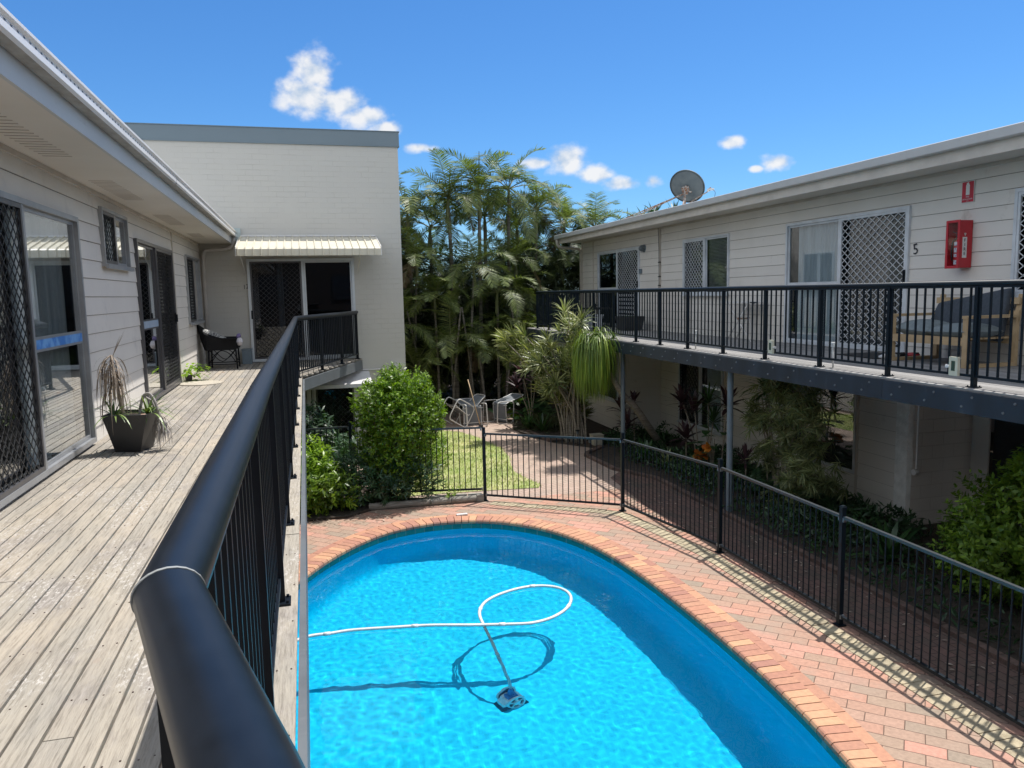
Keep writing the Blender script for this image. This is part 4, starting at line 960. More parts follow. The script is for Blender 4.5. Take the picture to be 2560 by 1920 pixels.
def pickets(root, lst):
    lst.sort(key=lambda p: p[0]**2+p[1]**2 if p[1] > 2.5 else 999)
    for (x,y,z) in lst[:96]: inst(proto, 'picket', root, (x,y,z))
    if len(lst) > 96:
        mb = MB()
        for p in lst[96:]: pick(mb, *p)
        tag(mb.build('distant_pickets', M['black_r'], root), kind='stuff')
pickets(fc, picks); pickets(lf, lp); pickets(lf2, l2)

# log edging
LG = [((.88,12.87),(1.92,12.83),'pale log edging the shrub bed beneath the big round shrub'),((1.93,12.84),(2.28,12.83),'short round log between the shrub and the gate post'),
      ((2.29,12.83),(2.72,12.80),'split log with bar shadows beside the fence post')]
for i, (a, b, lab) in enumerate(LG):
    mb = MB(); rr_ = .062
    mb.tube([(a[0],a[1],.05),((a[0]*2+b[0])/3,(a[1]*2+b[1])/3,.052),((a[0]+2*b[0])/3,(a[1]+2*b[1])/3,.05),(b[0],b[1],.052)], [rr_,rr_*1.03,rr_*.97,rr_], 12)
    solo(mb, 'edging_log', M['log'], lab, 'log', 'logs edging the shrub bed', origin=(a[0],a[1],0))
mb = MB()
for a, b in (((1.9,12.96),(2.3,12.95)),((2.31,12.95),(2.58,12.93)),((2.6,12.92),(2.84,12.90)),((2.73,12.80),(2.85,12.79))): mb.bar((*a,.06),(*b,.06),.07,.11)
solo(mb, 'stone_edging', M['log'], 'row of low grey blocks behind the logs at the fence foot', 'edging', origin=(2.3,12.95,0))
mb = MB(); mb.box(2.22,2.40,11.985,12.055,.013,.03); mb.box(2.23,2.39,11.995,12.045,.03,.034); solo(mb, 'skimmer_lid_block', M['white'], 'small flat white block lying on the paving at the far pool edge', 'block', origin=(2.31,12.02,0))

# ================================================================== POOL HOSE AND CLEANER
hz = -.112
hp = [(-1.0,7.2),(-.75,7.9),(-.23,8.36),(.1,8.40),(.35,8.41),(.8,8.34),(1.19,8.27),(1.65,8.13),(2.03,8.03),(2.30,7.98),(2.56,8.05),(2.80,8.24),(2.95,8.50),(2.97,8.74),(2.87,8.92),(2.66,9.02),(2.40,9.0),(2.12,8.88),(1.93,8.72),(1.82,8.52),(1.775,8.32)]
P3 = [Vector((x,y,hz)) for x,y in hp] + [Vector((1.775,8.08,-.145)),Vector((1.79,7.85,-.26)),Vector((1.82,7.66,-.46)),Vector((1.86,7.52,-.72)),Vector((1.885,7.45,-.92)),Vector((1.89,7.43,-1.06))]
hs_ = catmull(P3, 8, False)
ho = thing('pool_hose', 'pale ribbed pool cleaner hose looping on the water surface', 'hose', (0,8.4,hz))
mb = MB()
# fine ribs: alternate radius along a dense path
dense = resample(hs_, .012, False)
mb.tube(dense, [.0195 if k % 2 else .0178 for k in range(len(dense))], 10); mb.build('hose_tube', M['hose'], ho, smooth=True)
L = 0; nxt = .75
for i in range(1, len(dense)-3):
    L += (dense[i]-dense[i-1]).length
    if L > nxt: mb = MB(); mb.tube([dense[i-3],dense[i],dense[i+3]], .0235, 12); nxt += .98; mb.build('hose_cuff', M['hose_w'], ho, smooth=True)
pc = thing('pool_cleaner', 'blue and white robotic pool cleaner with star wheels on the pool floor', 'pool cleaner', (1.93,7.42,ZF))
cx, cy, cz = 1.89, 7.40, ZF; ca = R(18)
ex, ey = Vector((math.cos(ca),math.sin(ca),0)), Vector((-math.sin(ca),math.cos(ca),0)); ez = Vector((0,0,1)); CC = Vector((cx,cy,cz))
def cl(x,y,z): return CC+ex*x+ey*y+ez*z
mb = MB(); S_ = .82
sec = [(-.17,.05),(-.16,.12),(-.10,.18),(0,.205),(.10,.18),(.16,.12),(.17,.05)]
vs = [cl(a*S_,y*S_,z*S_) for y in (-.10,-.085,.085,.10) for a,z in (sec if abs(y) < .09 else [(q[0]*.9,q[1]*.92) for q in sec])]
mb.add([tuple(v) for v in vs], [(k*7+i,k*7+i+1,(k+1)*7+i+1,(k+1)*7+i) for k in range(3) for i in range(6)]+[tuple(range(6,-1,-1)),tuple(range(21,28))]); mb.build('body', M['clean_w'], pc)
mb = MB(); mb.tube([cl(0,0,.2*S_),cl(0,.01,.34*S_)], [.03,.024], 14); mb.obox(cl(0,0,.205*S_), ex*.07*S_, ey*.05*S_, ez*.02); mb.build('swivel', M['clean_b'], pc)
for sy in (-1,1):
    for k_, sx_ in ((0,0),):
        c0 = cl(0, sy*.125*S_, .142*S_)
        Rm = Matrix((ex, ey, ez)).transposed() @ Matrix.Rotation(PI/2*(-sy),3,'X')
        mb = MB(); mb.lathe([(.135*S_,-.012),(.142*S_,-.01),(.142*S_,.01),(.135*S_,.012),(.115*S_,.012),(.115*S_,-.012),(.135*S_,-.012)], c0, 28, 0, Rm)
        for j in range(5):
            a = 2*PI*j/5+.3; q = Rm @ Vector((math.cos(a),math.sin(a),0)); mb.bar(tuple(c0), tuple(c0+q*.12*S_), .022, .014, 0, up=tuple(Rm @ Vector((0,0,1))))
        mb.lathe([(.0001,.02),(.045*S_,.02),(.045*S_,-.02),(.0001,-.02)], c0, 16, 0, Rm)
        wl = mb.build('wheel', M['clean_t'], pc)
        mb = MB(); mb.lathe([(.0001,-.004),(.115*S_,-.004),(.115*S_,.004),(.0001,.004)], c0-ey*sy*.012, 24, 0, Rm); mb.build('wheel_disc', M['clean_d'], wl)
mb = MB(); mb.add([tuple(cl(a*S_,y*S_,.012)) for a,y in ((-.2,-.12),(.2,-.12),(.2,.12),(-.2,.12))]+[tuple(cl(a*S_,y*S_,.05)) for a,y in ((-.17,-.10),(.17,-.10),(.17,.10),(-.17,.10))],[(0,1,5,4),(1,2,6,5),(2,3,7,6),(3,0,4,7)]); mb.build('skirt', M['clean_d'], pc)

# ================================================================== ON THE NEAR DECK
pt = thing('potted_plant', 'square tapered dark pot with green spiky leaves and two dead drooping stalks', 'potted plant', (-1.60,7.72,LD))
mb = MB(); PB = [(-1.755,7.70),(-1.525,7.62),(-1.455,7.84),(-1.685,7.92)]; PT = [(-1.825,7.60),(-1.43,7.50),(-1.37,7.87),(-1.765,7.97)]
ins = lambda P_, c, k: [(c[0]+(x-c[0])*k, c[1]+(y-c[1])*k) for x,y in P_]
c_ = (-1.6,7.735)
vs = [(x,y,LD+.004) for x,y in PB]+[(x,y,LD+.36) for x,y in PT]+[(x,y,LD+.362) for x,y in ins(PT,c_,.9)]+[(x,y,LD+.31) for x,y in ins(PT,c_,.88)]
mb.add(vs, [(3,2,1,0)]+[(k*4+i,k*4+(i+1)%4,(k+1)*4+(i+1)%4,(k+1)*4+i) for k in range(3) for i in range(4)]); mb.build('pot', M['pot'], pt)
mb = MB(); nn = 9
g = [[None]*(nn+1) for _ in range(nn+1)]; vs = []
Q = ins(PT,c_,.885)
for i in range(nn+1):
    for j in range(nn+1):
        u, v = i/nn, j/nn; x = (Q[0][0]*(1-u)+Q[1][0]*u)*(1-v)+(Q[3][0]*(1-u)+Q[2][0]*u)*v; y = (Q[0][1]*(1-u)+Q[1][1]*u)*(1-v)+(Q[3][1]*(1-u)+Q[2][1]*u)*v
        vs.append((x,y,LD+.325+.02*math.sin(u*PI)*math.sin(v*PI)+.012*noise.noise(Vector((x*20,y*20,0)))))
mb.add(vs, [(i*(nn+1)+j,(i+1)*(nn+1)+j,(i+1)*(nn+1)+j+1,i*(nn+1)+j+1) for i in range(nn) for j in range(nn)]); mb.build('soil', M['soil'], pt, smooth=True)
def strap(mb, p, az, el, L, w_, droop, seg=5, m=0, taper=1.0, fold=.0, twist=0, base_w=.6):
    """long narrow leaf as a curved strip"""
    p = Vector(p); d = Vector((math.cos(az)*math.cos(el), math.sin(az)*math.cos(el), math.sin(el)))
    side = Vector((-math.sin(az), math.cos(az), 0)); vs = []; q = p.copy(); st = L/seg
    for k in range(seg+1):
        t = k/seg; ww = w_*(base_w+(1-base_w)*min(1,t*4))*(1-t**2.2*taper)*.5
        s_ = side if not twist else (side*math.cos(twist*t)+d.cross(side)*math.sin(twist*t))
        vs.append(tuple(q-s_*ww)); vs.append(tuple(q+s_*max(ww,.0006)))
        d = (d+Vector((0,0,-droop*st/.1*.1*(1+t)))).normalized(); q = q+d*st
    mb.add(vs, [(2*k,2*k+1,2*k+3,2*k+2) for k in range(seg)], m)
def strapN(buf, p, d, side, L, w_, droop, seg=3, wp=.5):
    """fast strip into list buf; d, side Vectors"""
    q = p.copy(); st = L/seg
    for k in range(seg+1):
        t = k/seg; ww = w_*.5*(math.sin(min(1,(t+.12)/wp)*PI/2) if t < wp else math.sqrt(max(0.0,1-((t-wp)/(1-wp))**2)))+.0008
        buf.append((q.x-side.x*ww, q.y-side.y*ww, q.z-side.z*ww)); buf.append((q.x+side.x*ww, q.y+side.y*ww, q.z+side.z*ww))
        d = Vector((d.x,d.y,d.z-droop*st)).normalized(); q = q+d*st
def flush(mb, buf, seg, m=0):
    if not buf: return
    n = len(buf)//(2*(seg+1)); b = np.arange(n)[:,None,None]*2*(seg+1); k = np.arange(seg)[None,:,None]*2
    q = b+k+np.array([0,1,3,2])[None,None,:]; mb.addq(np.array(buf), q.reshape(-1,4), m)
for (x, y, n, s0) in ((-1.73,7.66,24,.31),(-1.46,7.73,30,.35)):
    mb = MB()
    for i in range(n): strap(mb, (x+rnd.uniform(-.012,.012),y+rnd.uniform(-.012,.012),LD+.335), rnd.uniform(0,2*PI), rnd.uniform(.35,1.3), rnd.uniform(.6,1.15)*s0, .022, rnd.uniform(1.5,4.0), 7, base_w=.9)
    mb.build('leaf_rosette', M['aloe'], pt)
mb = MB()
mb.tube([(-1.66,7.72,LD+.33),(-1.69,7.71,LD+.55),(-1.72,7.70,LD+.78),(-1.725,7.70,LD+.90)], [.016,.014,.012,.008], 8)
for i in range(95):
    z = LD+.90-.32*(i/95)**1.3; a = rnd.uniform(0,2*PI); strap(mb, (-1.725+.01*math.cos(a),7.70+.01*math.sin(a),z), a, rnd.uniform(-.2,.7), rnd.uniform(.22,.52), rnd.uniform(.008,.017), rnd.uniform(9,20), 7, twist=rnd.uniform(-1.5,1.5))
for i in range(5): strap(mb, (-1.715,7.70,LD+.88), -.1+rnd.gauss(0,.25), 1.1+rnd.gauss(0,.08), rnd.uniform(.22,.33), .016, .4, 6, m=0)
mb.build('dead_stalk', M['dry'], pt)
mb = MB(); mb.tube(catmull([(-1.53,7.70,LD+.33),(-1.50,7.69,LD+.45),(-1.47,7.68,LD+.52),(-1.42,7.67,LD+.53),(-1.38,7.66,LD+.46),(-1.355,7.65,LD+.36),(-1.33,7.64,LD+.27)],4,False), .013, 8)
mb.tube([(-1.47,7.68,LD+.51),(-1.42,7.72,LD+.46),(-1.40,7.73,LD+.40)], .011, 6)
for i in range(85):
    a = rnd.uniform(0,2*PI); strap(mb, (-1.335+.012*math.cos(a),7.64+.012*math.sin(a),LD+.33-.12*i/85), a, rnd.uniform(-.5,.5), rnd.uniform(.12,.27), rnd.uniform(.007,.014), rnd.uniform(12,25), 6, twist=rnd.uniform(-1,1))
for a in (-.25,.15,-.8): strap(mb, (-1.33,7.64,LD+.27), a, .15, .33, .012, 1.5, 6)
mb.build('dead_stalk', mk('silver_dry_leaf', (.42,.39,.37), (.26,.24,.225), rough=.8, ns=12, isl=[(0,(.6,.6,.6)),(1,(1.2,1.2,1.2))]), pt)
mb = MB(); mb.lathe([(.0001,.02),(.03,.018),(.04,0)], (-1.47,7.62,LD+.335), 10); mb.build('stone', mk('pink_stone',(.55,.36,.28),rough=.8), pt)

tm = thing('round_mat', 'round woven jute mat lying on the timber deck before the corner', 'mat', (-1.72,13.55,LD))
mb = MB(); prof = []
for k in range(26): r0 = .34*k/25; prof.append((max(.0001,r0), .008+.004*abs(math.sin(k*PI/2+.5))))
prof.append((.343,.002)); mb.lathe(prof, (-1.72,13.55,LD+.002), 40); mb.build('weave', M['mat'], tm)
pm = thing('potted_vine', 'small lime green leafy plant at the foot of the white weatherboard wall', 'plant', (-1.93,14.05,LD))
mb = MB(); mb.lathe([(.0001,0),(.05,0),(.065,.10),(.06,.10),(.05,.085),(.0001,.085)], (-1.97,14.05,LD+.003), 16); mb.build('pot', M['pot'], pm)
mb = MB(); buf = []
for i in range(75):
    a = rnd.uniform(-1.7,1.7); rr_ = rnd.uniform(.02,.20); p = Vector((-1.97+rr_*math.cos(a)*1.5,14.05+rr_*math.sin(a)*1.3,LD+rnd.uniform(.06,.32)*(1-rr_*1.5)+.03))
    d = Vector((math.cos(a)+.3*rnd.gauss(0,1),math.sin(a)+.3*rnd.gauss(0,1),rnd.uniform(-.2,.7))).normalized(); s_ = d.cross(Vector((0,0,1))).normalized(); strapN(buf,p,d,s_,rnd.uniform(.09,.16),.05,7,3)
flush(mb, buf, 3); mb.build('leaves', M['lime'], pm)

# wicker armchair facing the wall corner
wc = thing('wicker_armchair', 'black wicker armchair with curved back standing in the shaded deck corner', 'chair', (-1.62,16.4,LD))
def wch(x, y, z): return (-1.64+x, 16.35+y, LD+z)    # x to the right (front of the seat), y away
for (x,y) in ((-.23,-.27),(.30,-.29),(-.23,.27),(.30,.29)):
    mb = MB(); mb.tube([wch(x,y,0),wch(x*.95,y*.97,.42)], [.014,.017], 8); lg = mb.build('leg', M['wicker'], wc, smooth=True)
mb = MB()
for s_ in (-1,1):
    mb.tube([wch(-.23,.27*s_,.10),wch(.28,.28*s_,.10)], .010, 6)
    mb.tube(catmull([wch(-.22,.27*s_,.13),wch(-.1,.275*s_,.30),wch(.03,.28*s_,.37),wch(.17,.28*s_,.30),wch(.28,.28*s_,.13)],4,False), .009, 6)
    mb.tube(catmull([wch(-.2,.27*s_,.38),wch(.03,.28*s_,.16),wch(.27,.28*s_,.38)],5,False), .008, 6)
for x in (-.23,.30): mb.tube([wch(x,-.27,.12),wch(x,.27,.12)], .010, 6)
mb.build('stretcher', M['wicker'], wc, smooth=True)
mb = MB(); mb.box(*[c for c in (-1.64-.25,-1.64+.33,16.35-.30,16.35+.30,LD+.40,LD+.445)]); mb.build('seat', M['wicker'], wc)
mb = MB()                                             # one continuous wrap of back and arms
n = 34; vs = []
for i in range(n+1):
    a = PI*(.5+i/n)
    fx, fy = math.cos(a), math.sin(a)
    k = abs(i/n-.5)*2; h = .90-.28*min(1,k*1.25)**1.5
    x = -.06+fx*.24 if k < .6 else -.06+fx*.24+(k-.6)*.92; y = .30*(1 if fy > 0 else -1)*min(1,abs(fy)*1.25)
    vs += [wch(x,y*.95,.40), wch(x-.035*(1-k),y,.62), wch(x-.13*(1-k),y*1.04,h), wch(x-.15*(1-k)-.015*0,y*1.13,h-.02), wch(x-.09*(1-k),y*1.10,.60), wch(x-.02,y*1.03,.38)]
mb.add(vs, [(i*6+j,(i+1)*6+j,(i+1)*6+j+1,i*6+j+1) for i in range(n) for j in range(5)]+[(0,1,2,3,4,5),tuple(n*6+j for j in range(5,-1,-1))]); mb.build('back_and_arms', M['wicker'], wc, smooth=True)
def pillow(mb, c, ax, ay, az, n=12, p=2.4, m=0):
    """puffy cushion from half axes"""
    ax, ay, az, c = map(Vector, (ax, ay, az, c)); vs = []
    for i in range(n+1):
        for j in range(n+1):
            u, v = -1+2*i/n, -1+2*j/n; h = max(0,(1-abs(u)**p))**.5*max(0,(1-abs(v)**p))**.5
            k = 1-.06*(1-h); 
            vs.append(tuple(c+ax*u*k+ay*v*k+az*h))
    top = len(vs)
    vs += [tuple(Vector(q)-2*az*(((1-abs(-1+2*(i//(n+1))/n)**p))**.5*max(0,(1-abs(-1+2*(i%(n+1))/n)**p))**.5)) for i, q in enumerate(vs)]
    f = [(i*(n+1)+j,(i+1)*(n+1)+j,(i+1)*(n+1)+j+1,i*(n+1)+j+1) for i in range(n) for j in range(n)]
    mb.add(vs, f+[tuple(top+q for q in reversed(t)) for t in f], m)
mb = MB(); pillow(mb, wch(-.08,-.12,.66), (.26,-.02,-.13), (0,.11,.02), (.02,0,.045)); solo(mb, 'patterned_cushion', M['cloth_pat'], 'black and white patterned cushion leaning in the wicker armchair', 'cushion', smooth=True, origin=wch(-.08,0,.66))
mb = MB()
for k in range(4): pillow(mb, wch(.02+rnd.uniform(-.02,.02),-.03,.465+.033*k), (.26-.02*k,0,0), (0,.25,0), (0,0,.022), 8, 6, 1 if k == 1 else 0)
solo(mb, 'folded_towels', [M['cloth_w'], M['cloth_p']], 'stack of folded white and purple towels on the wicker seat', 'towels', origin=wch(0,0,.45), smooth=True)
mb = MB(); pillow(mb, wch(.36,-.16,.53), (.06,0,0), (0,.08,0), (0,0,.08), 8, 3, 0); pillow(mb, wch(.34,-.10,.64), (.045,0,.01), (0,.06,0), (0,0,.05), 8, 3, 1)
solo(mb, 'hanging_clothes', [M['cloth_w'], M['cloth_p']], 'bundled white and violet clothes at the front of the wicker seat', 'clothes', origin=wch(.36,-.1,.55), smooth=True)
mb = MB(); mb.box(-1.32,-1.13,17.10,17.33,LD+.003,LD+.30); mb.box(-1.33,-1.12,17.09,17.34,LD+.30,LD+.32); solo(mb, 'storage_box', M['steelpost'], 'small grey blue box against the brick wall behind the armchair', 'box', origin=(-1.22,17.2,LD))

# ================================================================== ON THE RAISED WALKWAY
sf = thing('garden_sofa', 'pine framed two seat outdoor sofa against the beige wall of the walkway', 'sofa', (8.0,8.2,RD))
SX0, SX1, SY0, SY1 = 7.66, 8.44, 7.50, 8.78; PWD = .07
for y in (SY0, SY1-PWD):
    lab = None
    mb = MB(); mb.box(SX0,SX0+.05,y,y+PWD,RD+.045,RD+.60); mb.build('leg', M['pine'], sf)
    mb = MB(); mb.box(SX1-.05,SX1,y,y+PWD,RD+.045,RD+.60); mb.build('leg', M['pine'], sf)
    mb = MB(); mb.box(SX0-.01,SX1,y-.005,y+PWD+.005,RD+.60,RD+.635); mb.build('armrest', M['pine'], sf)
    mb = MB(); mb.box(SX0,SX1,y,y+PWD,RD+.003,RD+.045); mb.build('foot_rail', M['pine'], sf)
mb = MB(); mb.box(SX0,SX0+.035,SY0+PWD,SY1-PWD,RD+.27,RD+.37); mb.box(SX1-.035,SX1,SY0+PWD,SY1-PWD,RD+.27,RD+.37)
for i in range(7): mb.box(SX0+.035+i*.1,SX0+.105+i*.1,SY0+PWD,SY1-PWD,RD+.34,RD+.362)
mb.build('seat_frame', M['pine'], sf)
mb = MB()
for z in (.60,.76): mb.box(SX1-.02,SX1+.01,SY0,SY1,RD+z,RD+z+.08)
for y in (SY0+.0,SY1-.07): mb.bar((SX1-.01,y+.035,RD+.55),(SX1+.06,y+.035,RD+.88),.07,.03)
mb.build('back_frame', M['pine'], sf)
mb = MB(); vs = []
B_ = [(8.28,8.80,2.98),(8.28,7.62,2.86),(8.40,7.62,3.53),(8.40,8.72,3.34)]
for dx in (0,.10): vs += [(x+dx-.02,y,z) for x,y,z in B_]
mb.add(vs, [(0,1,2,3),(7,6,5,4),(0,4,5,1),(1,5,6,2),(2,6,7,3),(3,7,4,0)])
o = solo(mb, 'back_cushion', M['fab_dark'], 'long charcoal back cushion slanting up across the pine sofa', 'cushion', origin=(8.3,8.2,3.0))
bv = o.modifiers.new('bevel','BEVEL'); bv.width = .035; bv.segments = 3
mb = MB(); pillow(mb, (7.98,8.47,3.01), (.30,.02,.01), (0,.31,.02), (0,0,.115), 14, 2.6); solo(mb, 'seat_cushion', M['fab_grey'], 'plump grey seat cushion on the far half of the pine sofa', 'cushion', 'grey seat cushions on the pine sofa', smooth=True, origin=(7.98,8.47,2.95))
mb = MB(); pillow(mb, (7.96,7.84,3.0), (.31,-.02,0), (.02,.34,-.01), (0,0,.105), 14, 2.6); solo(mb, 'seat_cushion', M['fab_grey'], 'flatter grey seat cushion on the near half of the pine sofa', 'cushion', 'grey seat cushions on the pine sofa', smooth=True, origin=(7.96,7.84,2.95))
mb = MB(); mb.prism([(7.62,8.98),(8.36,9.06),(8.33,9.86),(7.66,9.84)], RD+.003, RD+.014); solo(mb, 'doormat', M['rubber'], 'flat black doormat before the unit 5 door', 'mat', origin=(8,9.4,RD))
def shoe(x, y, a, lab, mt):
    mb = MB(); c, s_ = math.cos(a), math.sin(a)
    for (l, w_, z0_, z1_) in ((.14,.05,0,.025),):
        mb.tube([(x-c*.13,y-s_*.13,RD+.035),(x-c*.05,y-s_*.05,RD+.045),(x+c*.05,y+s_*.05,RD+.036),(x+c*.13,y+s_*.13,RD+.028)], [.034,.042,.040,.018], 10, sx=1.1)
    mb.tube([(x-c*.10,y-s_*.10,RD+.05),(x-c*.10,y-s_*.10,RD+.085)], [.03,.028], 10, 1, cap=False)
    solo(mb, 'shoe', [mt, M['ink']], lab, 'shoe', 'shoes on the walkway beside the sofa', smooth=True, origin=(x,y,RD))
shoe(7.82,8.95,2.6,'pale shoe lying nearest the far leg of the pine sofa',M['white']); shoe(7.98,9.02,2.2,'dark shoe on the black doormat',M['rubber']); shoe(8.14,8.92,1.9,'red shoe under the far armrest of the pine sofa',M['red'])
# folding rack
fk = thing('folding_stand', 'white folding stand with crossed legs and thin flat top on the walkway', 'stand', (8.3,13.4,RD))
mb = MB(); mb.box(8.16,8.46,12.98,14.0,RD+.735,RD+.75); mb.tube([(8.16,12.86,RD+.745),(8.16,14.06,RD+.745)],.009,6); mb.tube([(8.46,12.9,RD+.745),(8.46,14.06,RD+.745)],.009,6); mb.build('top', M['gutter'], fk)
mb = MB(); mb.box(8.15,8.2,12.84,12.98,RD+.735,RD+.758); mb.build('end_cap', M['ink'], fk)
for (a,b) in (((8.12,13.72,0),(8.2,13.10,.735)),((8.16,12.93,0),(8.2,13.86,.735)),((8.46,13.26,0),(8.42,13.6,.735)),((8.46,13.95,0),(8.42,13.25,.735))):
    mb = MB(); mb.tube([(a[0],a[1],RD+.003),(b[0],b[1],RD+b[2])],.011,8); mb.build('leg', M['gutter'], fk, smooth=True)
mb = MB(); mb.tube([(8.13,13.36,RD+.43),(8.48,13.50,RD+.43)],.016,8); mb.bar((8.14,13.32,RD+.42),(8.16,13.50,RD+.47),.02,.03); mb.build('hinge', M['rust'], fk)
# tubs and covered table at the far end
def tub(name, x, y, z, w_, d_, h, mt, lab, cat):
    mb = MB(); k = .84
    vs = [(x+sx*w_/2*q,y+sy*d_/2*q,zz) for q, zz in ((k,z+.003),(1,z+h),(1.05,z+h),(1.05,z+h+.03),(.94,z+h+.03),(.8,z+.03)) for sx,sy in ((-1,-1),(1,-1),(1,1),(-1,1))]
    mb.add(vs, [(3,2,1,0)]+[(r*4+i,r*4+(i+1)%4,(r+1)*4+(i+1)%4,(r+1)*4+i) for r in range(5) for i in range(4)]+[(20,21,22,23)])
    o = solo(mb, name, mt, lab, cat, origin=(x,y,z)); b_ = o.modifiers.new('b','BEVEL'); b_.width = .02; b_.segments = 2; return o
tub('plant_tub', 8.05, 18.35, RD, .55, .62, .33, M['pot'], 'dark rectangular tub on the walkway beneath the wall lamp', 'tub')
mb = MB(); buf = []
for i in range(40):
    a = rnd.uniform(0,2*PI); p = Vector((8.05+rnd.uniform(-.18,.18),18.35+rnd.uniform(-.2,.2),RD+.3)); d = Vector((math.cos(a)*.7,math.sin(a)*.7,1)).normalized(); strapN(buf,p,d,d.cross(Vector((0,0,1))).normalized(),rnd.uniform(.1,.2),.02,6,3)
flush(mb, buf, 3); solo(mb, 'tub_plant', M['low'], 'small dark leafy plant growing in the dark tub', 'plant', origin=(8.05,18.35,RD+.3))
tub('laundry_tub', 7.75, 20.25, RD, .42, .62, .34, M['alu_w'], 'pale plastic tub at the far end of the walkway', 'tub')
cb = thing('covered_table', 'low table under a dark cover at the far end of the walkway', 'table', (8.05,20.9,RD))
mb = MB(); mb.box(7.72,8.40,20.2,21.35,RD+.50,RD+.54); mb.tube(catmull([(7.75,20.2,RD+.56),(7.95,20.5,RD+.62),(8.05,20.9,RD+.60),(8.2,21.3,RD+.56)],4,False),.05,8); mb.build('cover', M['rubber'], cb)
for (x,y) in ((7.78,20.28),(8.34,20.28),(7.78,21.3),(8.34,21.3)):
    mb = MB(); mb.box(x-.02,x+.02,y-.02,y+.02,RD,RD+.5); mb.build('leg', M['black_r'], cb)
# outlets and a post gadget clipped to the balustrade
for (y, lab) in ((9.50,'small cream box clipped to the rail post, nearest the far windows'),(6.32,'small cream box clipped to the rail below the pine sofa')):
    ob = thing('rail_box', lab, 'box', (6.33,y,RD+.11)); mb = MB(); mb.box(6.30,6.33,y-.055,y+.055,RD+.10,RD+.29); mb.build('case', mk('cream_plastic',(.62,.62,.50),rough=.4), ob)
    mb = MB(); mb.box(6.296,6.2995,y-.022,y+.022,RD+.15,RD+.25); mb.build('screen', mk('box_window',(.05,.09,.07),rough=.2), ob)
    mb = MB(); s_ = -1 if y > 8 else 1; mb.tube([(6.315,y+s_*.055,RD+.19),(6.315,y+s_*.10,RD+.19)],[.012,.02],8); mb.build('knob', M['white'], ob)
for (y, lab) in ((11.88,'white plastic stick tool standing inside the rail near the folding stand'),(8.32,'white plastic stick tool standing inside the rail before the unit 5 door')):
    ob = thing('stick_tool', lab, 'tool', (6.42,y,RD)); mb = MB(); mb.tube([(6.43,y,RD+.003),(6.42,y,RD+.26)],[.011,.014],8); mb.build('handle', M['white'], ob, smooth=True)
    mb = MB(); mb.box(6.395,6.455,y-.035,y+.03,RD+.26,RD+.32); mb.build('head', M['hose_w'], ob)
# fire extinguisher cabinet
fx = thing('extinguisher_cabinet', 'red fire extinguisher cabinet with clear front mounted on the beige wall', 'cabinet', (XR-.12,8.55,4.07))
x0_, x1_, y0_, y1_, z0_, z1_ = XR-.215, XR-.014, 8.375, 8.59, 3.80, 4.42
mb = MB(); t = .012
mb.box(x0_,x1_,y0_,y0_+t,z0_,z1_); mb.box(x0_,x1_,y1_-t,y1_,z0_,z1_); mb.box(x0_,x1_,y0_+t,y1_-t,z1_-t,z1_); mb.box(x0_,x1_,y0_+t,y1_-t,z0_,z0_+t); mb.box(x1_-t,x1_,y0_+t,y1_-t,z0_+t,z1_-t)
frame(mb, lambda d,a,z: (x0_-d,a,z), y0_-.006, y1_+.006, z0_-.006, z1_+.006, .035, 0, .02)
cbx = mb.build('case', M['red'], fx); b_ = cbx.modifiers.new('b','BEVEL'); b_.width = .006; b_.segments = 2
mb = MB(); mb.box(x0_-.012,x0_-.009,y0_+.03,y1_-.03,z0_+.03,z1_-.03); mb.build('clear_cover', M['clear'], fx)
mb = MB(); mb.box(XR-.175,XR-.105,y0_-.0035,y0_-.0005,3.93,4.20,0)
cs = mb.build('side_label', M['white'], fx)
text(fx, 'F\nI\nR\nE', .058, (XR-.14,y0_-.005,4.14), (PI/2,0,0), M['ink'], 'label_text', .0015, 'CENTER')
mb = MB()
for a in (-.4,0,.4): mb.bar((XR-.14,y0_-.0045,4.215),(XR-.14+math.sin(a)*.04,y0_-.0045,4.215+math.cos(a)*.04),.006,.002,0,up=(0,1,0))
mb.build('spray_mark', M['white'], fx)
ex_ = thing('fire_extinguisher', 'red extinguisher with white labels standing inside the red cabinet', 'extinguisher', (XR-.13,8.54,3.83))
mb = MB(); mb.lathe([(.0001,0),(.055,0),(.06,.01),(.06,.30),(.045,.34),(.02,.36),(.02,.39),(.0001,.39)],(XR-.12,8.48,3.815),18); mb.build('cylinder', M['red'], ex_, smooth=True)
mb = MB()
for (za, zb) in ((.03,.09),(.13,.17),(.19,.25),(.28,.33)): mb.lathe([(.0605,za),(.0605,zb)],(XR-.12,8.48,3.815),18)
mb.build('label_band', mk('label_paper',(.62,.66,.72),(.12,.2,.4),rough=.5,ns=38,contrast=(.55,.6)), ex_)
mb = MB(); mb.box(XR-.16,XR-.09,8.46,8.50,4.205,4.235); mb.bar((XR-.12,8.48,4.24),(XR-.17,8.54,4.28),.02,.012); mb.tube(catmull([(XR-.12,8.50,4.2),(XR-.16,8.545,4.15),(XR-.17,8.555,4.0),(XR-.16,8.55,3.9)],4,False),.01,6); mb.build('valve_handle', M['ink'], ex_)
sg = thing('fire_sign', 'small red fire extinguisher sign with white pictogram above the red cabinet', 'sign', (XR-.02,8.48,4.8))
mb = MB(); mb.box(XR-.020,XR-.016,8.38,8.58,4.655,4.935); mb.build('backing', M['white'], sg)
mb = MB(); mb.box(XR-.0225,XR-.0202,8.388,8.572,4.663,4.927); mb.build('face', M['redsign'], sg)
mb = MB(); yc = 8.48
mb.prism([(0,0),(1,0),(1,1)],0,.0001) if False else None
